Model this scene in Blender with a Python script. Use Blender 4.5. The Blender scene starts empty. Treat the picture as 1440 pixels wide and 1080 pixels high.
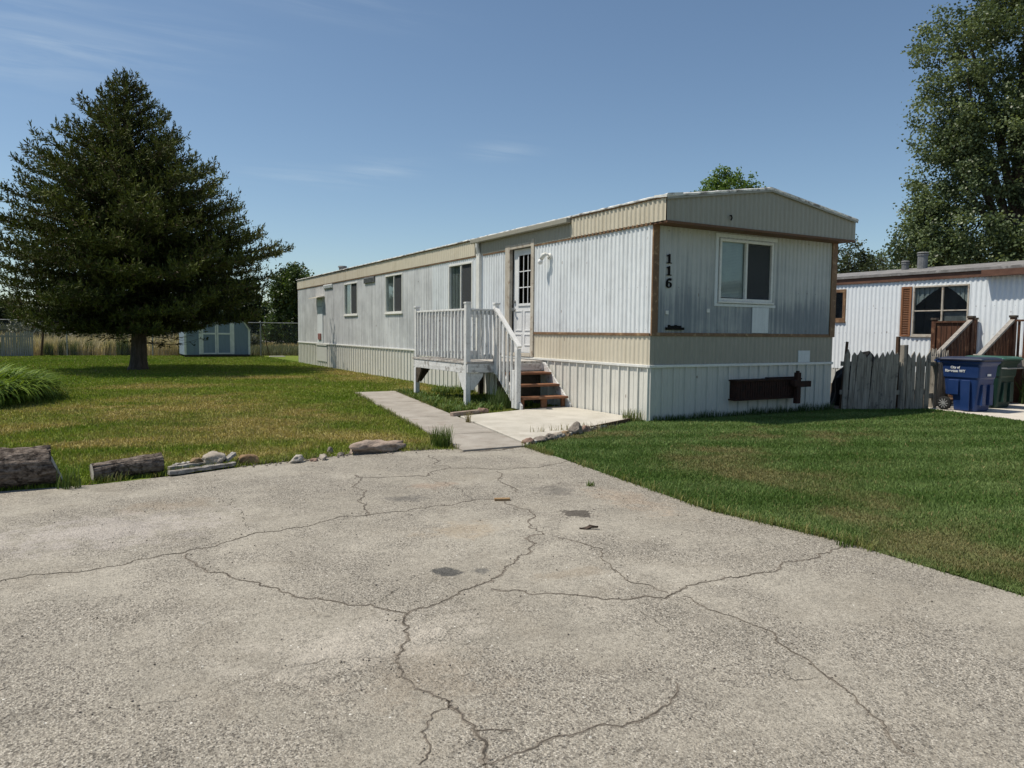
import bpy, bmesh, math, random
import numpy as np
from mathutils import Vector, Matrix, noise as mnoise
random.seed(11); rng = np.random.default_rng(11)
S = bpy.context.scene; COL = S.collection
R = math.radians
U = random.uniform

# ------------------------------------------------------------------ camera
CAM = np.array([-7.6389, -9.0269, 1.40]); FPX = 1034.04
def cam_axes(yaw, pitch, roll):
    cy, sy = math.cos(yaw), math.sin(yaw)
    fw = np.array([sy*math.cos(pitch), cy*math.cos(pitch), math.sin(pitch)])
    rt = np.array([cy, -sy, 0.0]); up = np.cross(rt, fw)
    c, s = math.cos(roll), math.sin(roll)
    return c*rt + s*up, -s*rt + c*up, fw
RT, UP, FW = cam_axes(.5176, -.0710, .0099)
cd = bpy.data.cameras.new('camera'); cam = bpy.data.objects.new('camera', cd); COL.objects.link(cam)
cd.sensor_width = 36; cd.lens = 36*FPX/1440; cd.clip_start = .05; cd.clip_end = 4000
cam.matrix_world = Matrix(((RT[0], UP[0], -FW[0], CAM[0]), (RT[1], UP[1], -FW[1], CAM[1]), (RT[2], UP[2], -FW[2], CAM[2]), (0, 0, 0, 1)))
S.camera = cam
def in_view(P, m=.12):           # which of these points the camera could see (for spending grass where it counts)
    d = P - CAM; z = d@FW
    u = (d@RT)/np.maximum(z, .01)*FPX/720; v = (d@UP)/np.maximum(z, .01)*FPX/540
    return (z > .3) & (np.abs(u) < 1+m*2) & (np.abs(v) < 1+m*2)

# ------------------------------------------------------------------ nodes
class N:
    def __init__(s, name):
        s.m = bpy.data.materials.new(name); s.m.use_nodes = True
        s.t = s.m.node_tree; s.t.nodes.clear()
        s.out = s.n('ShaderNodeOutputMaterial'); s._c = None
    def n(s, typ, **kw):
        o = s.t.nodes.new(typ)
        for k, v in kw.items(): setattr(o, k, v)
        return o
    def put(s, sock, v):
        if isinstance(v, bpy.types.NodeSocket): s.t.links.new(v, sock)
        else:
            if isinstance(v, tuple) and len(v) == 3 and sock.type == 'RGBA': v = (*v, 1)
            sock.default_value = v
    def coord(s):
        if s._c is None: s._c = s.n('ShaderNodeTexCoord').outputs['Object']
        return s._c
    def mapped(s, scale=(1, 1, 1), loc=(0, 0, 0), rot=(0, 0, 0), vec=None):
        m = s.n('ShaderNodeMapping'); s.put(m.inputs['Vector'], vec or s.coord())
        m.inputs['Scale'].default_value = scale; m.inputs['Location'].default_value = loc; m.inputs['Rotation'].default_value = rot
        return m.outputs[0]
    def noise(s, scale, detail=4, rough=.55, vec=None, dist=0):
        o = s.n('ShaderNodeTexNoise'); s.put(o.inputs['Vector'], vec or s.coord())
        o.inputs['Scale'].default_value = scale; o.inputs['Detail'].default_value = detail
        o.inputs['Roughness'].default_value = rough; o.inputs['Distortion'].default_value = dist
        return o.outputs[0]
    def voro(s, scale, feature='F1', out='Distance', vec=None, rnd=1):
        o = s.n('ShaderNodeTexVoronoi', feature=feature); s.put(o.inputs['Vector'], vec or s.coord())
        o.inputs['Scale'].default_value = scale; o.inputs['Randomness'].default_value = rnd
        return o.outputs[out]
    def ramp(s, fac, stops, interp='LINEAR'):
        o = s.n('ShaderNodeValToRGB'); s.put(o.inputs[0], fac); cr = o.color_ramp; cr.interpolation = interp
        while len(cr.elements) < len(stops): cr.elements.new(.5)
        for e, (p, c) in zip(cr.elements, stops):
            e.position = p; e.color = (*c, 1) if isinstance(c, tuple) else (c, c, c, 1)
        return o.outputs[0]
    def mix(s, fac, a, b, mode='MIX'):
        o = s.n('ShaderNodeMix', data_type='RGBA', blend_type=mode)
        s.put(o.inputs[0], fac); s.put(o.inputs[6], a); s.put(o.inputs[7], b); return o.outputs[2]
    def math(s, op, a, b=0.0, clamp=False):
        o = s.n('ShaderNodeMath', operation=op, use_clamp=clamp); s.put(o.inputs[0], a); s.put(o.inputs[1], b); return o.outputs[0]
    def sep(s, vec=None):
        o = s.n('ShaderNodeSeparateXYZ'); s.put(o.inputs[0], vec or s.coord()); return o.outputs
    def rng_(s, v, a, b, c=0.0, d=1.0):
        o = s.n('ShaderNodeMapRange', interpolation_type='SMOOTHSTEP'); s.put(o.inputs[0], v)
        for i, x in enumerate((a, b, c, d)): o.inputs[i+1].default_value = x
        return o.outputs[0]
    def bump(s, h, strength=.3, dist=.01, nrm=None):
        o = s.n('ShaderNodeBump'); s.put(o.inputs['Height'], h); o.inputs['Strength'].default_value = strength; o.inputs['Distance'].default_value = dist
        if nrm: s.put(o.inputs['Normal'], nrm)
        return o.outputs[0]
    def attr(s, name): return s.n('ShaderNodeAttribute', attribute_name=name).outputs['Color']
    def surf(s, col, rough=.7, spec=.3, metal=0.0, nrm=None):
        o = s.n('ShaderNodeBsdfPrincipled'); s.put(o.inputs['Base Color'], col); s.put(o.inputs['Roughness'], rough)
        s.put(o.inputs['Specular IOR Level'], spec); s.put(o.inputs['Metallic'], metal)
        if nrm: s.put(o.inputs['Normal'], nrm)
        s.t.links.new(o.outputs[0], s.out.inputs[0]); return s.m

def std(name, a, b, scale=5, aniso=(1, 1, 1), rough=.65, spec=.25, bump=.25, fine=60, bd=.004, lo=.35, hi=.65, metal=0, c=None, cs=2.5, cl=.55, ch=.68):
    n = N(name); mp = n.mapped(aniso)
    f = n.noise(scale, 6, .6, mp); col = n.ramp(f, [(lo, a), (hi, b)])
    if c: col = n.mix(n.ramp(n.noise(cs, 5, .65), [(cl, 0.0), (ch, 1.0)]), col, c)
    g = n.noise(fine, 4, .6, mp)
    col = n.mix(.35, col, n.ramp(g, [(.3, .35), (.7, 1.0)]), 'MULTIPLY')
    rr = n.rng_(f, .3, .7, rough-.08, min(1, rough+.1))
    return n.surf(col, rr, spec, metal, n.bump(g, bump, bd) if bump else None)

def siding(name, clean, worn, dark, worn_amt=.5, low=None):
    n = N(name)
    st = n.noise(1, 5, .65, n.mapped((16, 16, .35))); bl = n.noise(.9, 4, .6, n.mapped((1, 1, 1.2)))
    fine = n.noise(1, 3, .6, n.mapped((70, 70, 6)))
    f = n.math('ADD', n.math('MULTIPLY', st, .75), n.math('MULTIPLY', bl, .6))
    f = n.math('ADD', f, worn_amt-.5)
    if low:
        z = n.rng_(n.sep()[2], low[0], low[1], 0.0, low[2]); f = n.math('ADD', f, z)
    col = n.mix(n.rng_(f, .58, .95), clean, worn)
    col = n.mix(n.math('MULTIPLY', n.rng_(n.noise(1, 6, .7, n.mapped((30, 30, .8))), .6, .78), .55), col, dark)
    col = n.mix(.3, col, n.ramp(fine, [(.3, .55), (.65, 1.0)]), 'MULTIPLY')
    X_, Y_, Z_ = n.sep()[0:3]; u_ = n.math('ADD', X_, Y_); fu = n.math('MULTIPLY', n.math('SUBTRACT', n.math('FRACT', n.math('DIVIDE', u_, .22)), .5), .22)
    for zr in (1.46, 2.13, 3.02):
        dz = n.math('SUBTRACT', Z_, n.math('ADD', zr, n.math('MULTIPLY', n.math('SUBTRACT', n.noise(1.3, 1), .5), .05)))
        d_ = n.math('SQRT', n.math('ADD', n.math('MULTIPLY', fu, fu), n.math('MULTIPLY', dz, dz)))
        col = n.mix(n.math('MULTIPLY', n.math('LESS_THAN', d_, .011), .6), col, (.16, .15, .14))
    rv_ = n.mapped((7, 7, 3.2)); ru = n.math('MULTIPLY', n.math('LESS_THAN', n.voro(1, vec=rv_), .10), n.math('GREATER_THAN', n.sep(n.voro(1, out='Color', vec=rv_))[0], .955))
    col = n.mix(n.math('MULTIPLY', ru, .65), col, (.13, .085, .055))
    return n.surf(col, n.rng_(f, .5, 1, .42, .7), .35, 0, n.bump(n.noise(1.7, 4, .55), .35, .03))

def leafmat(name, trans=.35, rough=.55, spec=.2):
    n = N(name); c = n.attr('Col')
    p = n.n('ShaderNodeBsdfPrincipled'); n.put(p.inputs['Base Color'], c); p.inputs['Roughness'].default_value = rough; p.inputs['Specular IOR Level'].default_value = spec
    t = n.n('ShaderNodeBsdfTranslucent'); n.put(t.inputs[0], n.mix(1.0, c, (1.0, 1.0, .55), 'MULTIPLY'))
    m = n.n('ShaderNodeMixShader'); m.inputs[0].default_value = trans
    n.t.links.new(p.outputs[0], m.inputs[1]); n.t.links.new(t.outputs[0], m.inputs[2]); n.t.links.new(m.outputs[0], n.out.inputs[0])
    return n.m

def glassmat(name, tint=(.80, .84, .84), refl=.035):
    n = N(name); tr = n.n('ShaderNodeBsdfTransparent'); tr.inputs[0].default_value = (*tint, 1)
    gl = n.n('ShaderNodeBsdfGlossy'); gl.inputs['Roughness'].default_value = .03; gl.inputs[0].default_value = (.9, .93, .95, 1)
    n.put(gl.inputs['Normal'], n.bump(n.noise(2.2, 2), .06, .02))
    fr = n.n('ShaderNodeLayerWeight'); fr.inputs[0].default_value = .5
    f = n.math('ADD', n.math('MULTIPLY', n.math('POWER', fr.outputs['Facing'], 4.0), .75), refl, True)
    m = n.n('ShaderNodeMixShader'); n.put(m.inputs[0], f)
    n.t.links.new(tr.outputs[0], m.inputs[1]); n.t.links.new(gl.outputs[0], m.inputs[2]); n.t.links.new(m.outputs[0], n.out.inputs[0]); return n.m

def screenmat():
    n = N('insect_screen'); tr = n.n('ShaderNodeBsdfTransparent'); d = n.n('ShaderNodeBsdfDiffuse'); d.inputs[0].default_value = (.075, .08, .085, 1)
    m = n.n('ShaderNodeMixShader'); m.inputs[0].default_value = .62
    n.t.links.new(tr.outputs[0], m.inputs[1]); n.t.links.new(d.outputs[0], m.inputs[2]); n.t.links.new(m.outputs[0], n.out.inputs[0]); return n.m

MT = {}
MT['siding'] = siding('weathered_white_siding', (.705, .74, .765), (.43, .45, .465), (.20, .20, .20), .47)
MT['siding_far'] = siding('grey_worn_siding', (.68, .695, .71), (.40, .41, .425), (.22, .23, .23), .58)
MT['siding_end_shaded'] = siding('end_wall_siding_shaded', (.46, .475, .465), (.215, .24, .265), (.11, .115, .12), .42, (2.45, 1.6, .30))  # end wall's shade mixed into its paint colour, on top of real wear
MT['cream'] = siding('cream_siding', (.585, .535, .43), (.45, .395, .295), (.20, .16, .10), .46)
MT['cream_shaded'] = siding('cream_siding_shaded', (.29, .28, .235), (.24, .225, .185), (.17, .15, .12), .40)  # cream siding with shade put into the colour
MT['skirt'] = siding('skirting_metal', (.64, .63, .58), (.50, .49, .44), (.25, .23, .18), .40)
MT['skirt_shaded'] = siding('skirting_metal_shaded', (.50, .505, .475), (.40, .40, .375), (.2, .195, .18), .38)  # skirting darkened for the shaded end, reused on hatch and neighbour's skirting
MT['nb_siding'] = siding('neighbour_siding', (.74, .79, .825), (.63, .68, .72), (.40, .42, .44), .30)
MT['brown'] = std('brown_trim_paint', (.155, .090, .050), (.24, .145, .082), 6, (1, 1, .5), .6, c=(.38, .26, .15), cs=9)
MT['soffit'] = std('dark_soffit', (.11, .055, .03), (.16, .085, .045), 8)
MT['roofcoat'] = std('white_roof_coating', (.62, .62, .60), (.82, .82, .80), 7, bump=.6, fine=40, c=(.22, .21, .2), cs=6, cl=.50, ch=.62)
MT['nb_roof'] = std('dark_metal_roof', (.16, .155, .15), (.26, .25, .245), 4, c=(.36, .35, .34), cs=6)
MT['soil'] = std('bare_soil', (.075, .058, .04), (.16, .125, .085), 3, rough=.95, bump=.8, fine=30, bd=.03)
MT['rooftop'] = std('grey_roof', (.4, .4, .4), (.55, .55, .55), 3)
MT['whitewood'] = std('peeling_white_paint', (.62, .62, .61), (.76, .76, .75), 7, (1, 1, .5), .6, bump=.3, c=(.36, .34, .32), cs=14, cl=.60, ch=.72)
MT['rim'] = std('peeling_rim_board', (.55, .55, .54), (.74, .74, .73), 5, (.5, .5, 4), .7, bump=.5, c=(.30, .28, .26), cs=9, cl=.52, ch=.64)
MT['deck'] = std('worn_deck_boards', (.30, .27, .24), (.55, .53, .50), 6, (1, .4, 1), .8, bump=.5, c=(.17, .13, .1), cs=12)
MT['tread'] = std('stained_redwood', (.17, .075, .04), (.27, .125, .065), 8, (.4, 3, 3), .6, bump=.4, c=(.32, .18, .11), cs=10)
MT['darkwood'] = std('dark_shade_board', (.05, .04, .03), (.10, .08, .06), 8)
MT['glass'] = glassmat('window_glass'); MT['glass_dark'] = glassmat('dark_glass', (.18, .2, .2), .02)
MT['screen'] = screenmat()
MT['vinyl'] = std('window_vinyl', (.66, .66, .63), (.76, .76, .73), 6, rough=.45, bump=.05)
MT['blind'] = std('window_blind', (.58, .60, .58), (.68, .70, .68), 5, (1, 1, 1), .6, bump=.1)
MT['curtain'] = std('curtain_cloth_and_reflection', (.38, .39, .385), (.55, .56, .54), 5, (4, 4, .6), .85)
MT['room'] = std('room_dark', (.035, .035, .035), (.06, .06, .058), 2)
MT['doorwhite'] = std('door_paint', (.64, .65, .66), (.74, .75, .76), 3, rough=.42, bump=.08)
MT['beige'] = std('beige_jamb', (.40, .36, .30), (.52, .48, .41), 5, (1, 1, .4), .6, c=(.26, .2, .15), cs=8)
MT['black'] = std('black_paint', (.006, .006, .006), (.012, .012, .012), 9, rough=.7, spec=.1)
MT['brass'] = std('door_hardware', (.3, .3, .3), (.5, .5, .5), 9, rough=.3, metal=.9, bump=0)
MT['greymetal'] = std('grey_metal', (.13, .135, .14), (.21, .215, .22), 9, rough=.6, metal=0)
MT['galv'] = std('galvanized_steel', (.24, .25, .25), (.36, .37, .37), 9, rough=.5, metal=.5)
MT['rust'] = std('rusty_steel', (.022, .011, .009), (.055, .025, .018), 12, rough=.85, bump=.7, fine=120, c=(.02, .014, .012), cs=10)
MT['patch'] = std('patch_panel_metal', (.60, .64, .66), (.70, .74, .76), 4, (6, 6, .6), .5)
MT['red'] = std('meter_red', (.16, .06, .05), (.3, .14, .12), 40, rough=.6)
MT['shed'] = std('blue_shed_siding', (.17, .225, .285), (.21, .27, .335), 3, (6, 6, .5), .6)
MT['shedtrim'] = std('shed_trim', (.62, .64, .62), (.74, .76, .74), 4)
MT['shedroof'] = std('shingle_grey', (.05, .05, .055), (.11, .11, .11), 20, bump=.6)
MT['picket'] = std('weathered_picket', (.155, .138, .115), (.37, .34, .295), 3, (9, 9, .6), .85, bump=.6, fine=40, c=(.11, .10, .09), cs=6)
MT['picket_far'] = std('old_grey_picket', (.24, .225, .21), (.38, .36, .34), 3, (9, 9, .4), .9, bump=.5, fine=30)
MT['postdark'] = std('dark_post', (.055, .032, .02), (.11, .07, .045), 5, (5, 5, .5), .85, bump=.5)
MT['blue'] = std('blue_plastic', (.010, .033, .125), (.014, .043, .155), 3, rough=.42, spec=.45, bump=.12, fine=90)
MT['lidblue'] = std('dark_lid_plastic', (.015, .022, .05), (.03, .038, .07), 3, rough=.45, spec=.45, bump=.12)
MT['green'] = std('green_plastic', (.008, .032, .025), (.013, .045, .036), 3, rough=.42, spec=.45, bump=.12, fine=90)
MT['lidgreen'] = std('green_lid_plastic', (.028, .095, .07), (.04, .125, .095), 3, rough=.36, spec=.5, bump=.12)
MT['tyre'] = std('black_rubber', (.012, .012, .012), (.03, .03, .03), 10, rough=.8)
MT['spoke'] = std('grey_spoke', (.26, .26, .26), (.36, .36, .36), 10, rough=.5)
MT['lettering'] = std('white_lettering', (.75, .76, .78), (.8, .8, .8), 10, bump=0)
MT['nb_brown'] = std('neighbour_brown_trim', (.10, .05, .035), (.17, .09, .06), 6, (1, .3, 1), .6)
MT['shutter'] = std('brown_shutter', (.22, .10, .05), (.30, .14, .07), 5)
MT['porchwood'] = std('dark_porch_wood', (.055, .024, .014), (.13, .06, .035), 4, (6, 6, .6), .75, bump=.4, c=(.22, .12, .07), cs=5)
MT['greyrail'] = std('grey_handrail', (.22, .2, .18), (.36, .34, .31), 5, (4, 4, 1), .8)
MT['bark'] = std('bark', (.06, .048, .038), (.14, .115, .095), 5, (3, 3, .7), .9, bump=.9, fine=18, bd=.03)
MT['logbark'] = std('log_bark', (.07, .052, .041), (.27, .225, .19), 24, (.75, 1.3, 1.3), .92, bump=1, fine=38, bd=.02, c=(.05, .038, .03), cs=16, cl=.5, ch=.62)
MT['logend'] = std('log_cut_end', (.34, .31, .27), (.56, .53, .49), 7, (3, 1, 1), .85, bump=.6, c=(.16, .13, .11), cs=9)
MT['plank'] = std('grey_plank', (.14, .125, .11), (.40, .38, .355), 8, (.5, 5, 5), .85, bump=.7, fine=30, c=(.12, .10, .08), cs=9, cl=.56, ch=.66)
MT['rock_tan'] = std('tan_rock', (.22, .15, .085), (.36, .26, .16), 9, bump=.7, fine=45, bd=.01, rough=.85)
MT['rock_pale'] = std('pale_rock', (.30, .26, .21), (.46, .41, .35), 9, bump=.8, fine=45, bd=.01, rough=.85, c=(.2, .15, .1), cs=12)
MT['rock_brown'] = std('brown_rock', (.16, .10, .055), (.30, .20, .11), 7, bump=.7, fine=40, bd=.01, rough=.85)
MT['rock_white'] = std('white_rock', (.30, .265, .22), (.52, .485, .43), 12, bump=.7, fine=45, bd=.01, c=(.35, .24, .15), cs=15)
MT['rock_pink'] = std('pinkish_slab', (.27, .205, .165), (.42, .335, .275), 8, (1, 1, 2.5), .85, bump=.9, fine=35, bd=.012, c=(.2, .14, .11), cs=8)
MT['rock_red'] = std('reddish_rock', (.19, .12, .09), (.33, .22, .17), 9, bump=.7, fine=40, bd=.01)
MT['rock_grey'] = std('grey_brown_rock', (.13, .11, .09), (.27, .235, .2), 9, bump=.8, fine=40, bd=.012)
MT['crack'] = std('crack_dirt', (.055, .047, .038), (.15, .13, .105), 14, rough=.95, bump=.4)
MT['crumble'] = std('crumbled_concrete', (.13, .112, .09), (.30, .265, .22), 60, rough=.95, bump=.8, fine=120)
MT['chip'] = std('wood_chip', (.28, .17, .08), (.38, .25, .13), 20)
MT['darkleaf'] = std('dry_dark_leaf', (.035, .025, .018), (.08, .055, .04), 20)
MT['leaf'] = leafmat('broad_leaf', .32, .45, .35); MT['needle'] = leafmat('spruce_needle', .08, .65, .12)
MT['blade'] = leafmat('grass_blade', .30, .6, .15); MT['strap'] = leafmat('strap_leaf', .35, .5, .25)
MT['drygrass'] = leafmat('dry_grass', .3, .8, .1)
MT['patio'] = std('pale_concrete', (.425, .40, .345), (.53, .50, .44), 2.2, rough=.85, bump=.25, fine=130, bd=.003, c=(.37, .335, .28), cs=3.5, cl=.56, ch=.75)
MT['path'] = std('path_concrete', (.285, .258, .222), (.375, .345, .305), 2.6, rough=.9, bump=.35, fine=110, bd=.003, c=(.27, .23, .19), cs=4, cl=.55, ch=.72)
MT['binpad'] = std('driveway_concrete', (.50, .46, .40), (.62, .58, .52), 2, rough=.9, bump=.2, fine=80)
MT['mulch'] = std('red_mulch', (.14, .06, .04), (.28, .15, .10), 18, bump=.9, fine=40, bd=.02)
MT['gravel'] = std('rail_gravel', (.15, .14, .125), (.30, .275, .245), 2.2, rough=.95, bump=1, fine=6, bd=.1)

def driveway_mat():
    n = N('old_exposed_aggregate'); P = n.coord()
    big = n.noise(.55, 5, .6); mid = n.noise(2.3, 5, .62, dist=.4)
    wear = n.rng_(n.noise(.9, 6, .7, n.mapped((1, 1, 1), (5, 3, 0))), .40, .58)
    base = n.mix(n.rng_(big, .35, .65), (.262, .238, .200), (.372, .342, .293))
    base = n.mix(n.math('MULTIPLY', n.rng_(mid, .48, .70), .65), base, (.235, .205, .165))
    # pebbles of two sizes, each with its own shade
    warp = n.noise(30, 2, .5)
    v1 = n.voro(74); c1 = n.voro(74, out='Color'); v2 = n.voro(160); c2 = n.voro(160, out='Color')
    s1 = n.sep(c1)[0]; s2 = n.sep(c2)[1]
    peb = n.ramp(s1, [(0, (.10, .09, .078)), (.2, (.24, .215, .182)), (.5, (.335, .305, .262)), (.8, (.40, .365, .315)), (1, (.48, .445, .39))])
    peb2 = n.ramp(s2, [(0, (.12, .105, .09)), (.25, (.27, .245, .208)), (.7, (.385, .35, .30)), (1, (.54, .505, .45))])
    agg = n.mix(n.rng_(v1, .30, .52), peb, peb2)
    pit = n.rng_(v2, .35, .62); agg = n.mix(n.math('MULTIPLY', pit, .55), agg, (.13, .115, .10))
    col = n.mix(n.math('ADD', n.math('MULTIPLY', wear, .45), .42), base, agg)
    # sparse dark pits and lost stones
    v3 = n.voro(24); s3 = n.sep(n.voro(24, out='Color'))[2]
    hole = n.math('MULTIPLY', n.math('LESS_THAN', v3, .20), n.math('GREATER_THAN', s3, .72))
    col = n.mix(n.math('MULTIPLY', n.math('MULTIPLY', hole, n.math('ADD', .25, wear)), .6), col, (.10, .088, .075))
    for sc_, thr, sel, amt in ((72, .30, .64, .75), (128, .30, .62, .8)):
        va = n.voro(sc_, vec=n.mapped((1, 1, 1), (3.3*sc_/50, 1.7, 0))); vb = n.sep(n.voro(sc_, out='Color', vec=n.mapped((1, 1, 1), (3.3*sc_/50, 1.7, 0))))[0]
        hm = n.math('MULTIPLY', n.rng_(va, thr+.12, thr-.06), n.rng_(vb, sel, sel+.1))
        hm = n.math('MULTIPLY', hm, n.math('ADD', .42, n.math('MULTIPLY', wear, .58)))
        col = n.mix(n.math('MULTIPLY', hm, amt), col, (.085, .074, .062)); hole = n.math('MAXIMUM', hole, hm)
    wsp = n.math('MULTIPLY', n.math('LESS_THAN', n.voro(33), .16), n.math('GREATER_THAN', n.sep(n.voro(33, out='Color'))[1], .955))
    col = n.mix(n.math('MULTIPLY', wsp, .7), col, (.72, .70, .66))
    # the stains
    x, y, _ = n.sep(P)[0:3]
    wob = n.math('ADD', n.math('MULTIPLY', n.noise(6, 3, .6), .6), n.math('MULTIPLY', n.noise(38, 4, .7), .4))
    def stain(cx, cy, rx, ry, color, amt, soft=.5, ang=0.0):
        global _
        m = n.mapped((1, 1, 0), (-cx, -cy, 0)); xx, yy, zz = n.sep(m)[0:3]
        ca, sa = math.cos(ang), math.sin(ang)
        a = n.math('ADD', n.math('MULTIPLY', xx, ca/rx), n.math('MULTIPLY', yy, sa/rx)); b = n.math('ADD', n.math('MULTIPLY', xx, -sa/ry), n.math('MULTIPLY', yy, ca/ry))
        d = n.math('SQRT', n.math('ADD', n.math('MULTIPLY', a, a), n.math('MULTIPLY', b, b)))
        d = n.math('ADD', d, n.math('MULTIPLY', n.math('SUBTRACT', wob, .5), 4.2))
        return n.math('MULTIPLY', n.rng_(d, 1.0, 1.0-soft), amt), color
    for st in (stain(-5.89, -5.18, .085, .10, (.055, .055, .055), .85, .35, .5), stain(-5.70, -5.27, .06, .08, (.085, .085, .085), .6, .5),
               stain(-4.41, -4.38, .11, .13, (.085, .075, .065), .92, .2), stain(-4.10, -3.62, .22, .28, (.12, .11, .10), .6, .8),
               stain(-5.41, -3.34, .22, .16, (.10, .095, .09), .62, .8), stain(-5.40, -4.42, .35, .28, (.33, .23, .13), .26, .9),
               stain(-3.74, -4.2, .30, .7, (.38, .27, .19), .28, .9), stain(-7.2, -2.7, .5, .3, (.24, .19, .14), .45, .9),
               stain(-5.25, -5.55, .35, .12, (.2, .155, .11), .35, .9), stain(-6.5, -6.35, .4, .4, (.25, .2, .15), .3, .9),
               stain(-7.6, -3.3, 1.0, .6, (.42, .38, .36), .5, .9), stain(-4.95, -2.95, .3, .2, (.27, .19, .14), .45, .9), stain(-6.6, -5.9, .7, .35, (.44, .40, .35), .5, .9)):
        col = n.mix(st[0], col, st[1])
    col = n.mix(1.0, col, (1.10, 1.11, 1.09), 'MULTIPLY')
    col = n.mix(.55, col, n.ramp(n.noise(26, 5, .75), [(.34, .55), (.52, 1.0), (.75, 1.12)]), 'MULTIPLY')
    col = n.mix(.5, col, n.ramp(n.noise(3.4, 6, .72, n.mapped((1, 1, 1), (2, 9, 0))), [(.36, .72), (.52, 1.0), (.72, 1.12)]), 'MULTIPLY')
    h = n.math('ADD', n.math('MULTIPLY', n.math('SUBTRACT', 1.0, v1), n.math('ADD', .3, wear)), n.math('MULTIPLY', n.math('SUBTRACT', 1.0, v2), .5))
    h = n.math('SUBTRACT', h, n.math('MULTIPLY', hole, .8)); h = n.math('ADD', h, n.math('MULTIPLY', warp, .6))
    nr = n.bump(h, .8, .007); nr = n.bump(n.noise(1.2, 4, .6), .25, .06, nr)
    return n.surf(col, .9, .2, 0, nr)
MT['driveway'] = driveway_mat()

def ground_mat(name, detail=45):
    n = N(name); c = n.attr('Col'); g = n.noise(detail, 5, .65); m = n.noise(7, 4, .6)
    c = n.mix(.7, c, n.ramp(g, [(.3, .35), (.68, 1.15)]), 'MULTIPLY'); c = n.mix(.4, c, n.ramp(m, [(.3, .55), (.7, 1.1)]), 'MULTIPLY')
    return n.surf(c, .95, .1, 0, n.bump(g, .6, .02))
MT['lawn'] = ground_mat('lawn_soil')
def field_mat():
    n = N('dry_field'); y = n.sep()[1]
    a = n.ramp(n.noise(.05, 6, .6, n.mapped((1, 3, 1))), [(.35, (.15, .15, .055)), (.5, (.26, .21, .10)), (.65, (.34, .26, .14))])
    a = n.mix(.5, a, n.ramp(n.noise(3, 5, .65), [(.3, .5), (.7, 1.1)]), 'MULTIPLY')
    return n.surf(a, .95, .1, 0, n.bump(n.noise(4, 5, .6), .6, .1))
MT['field'] = field_mat()

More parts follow.
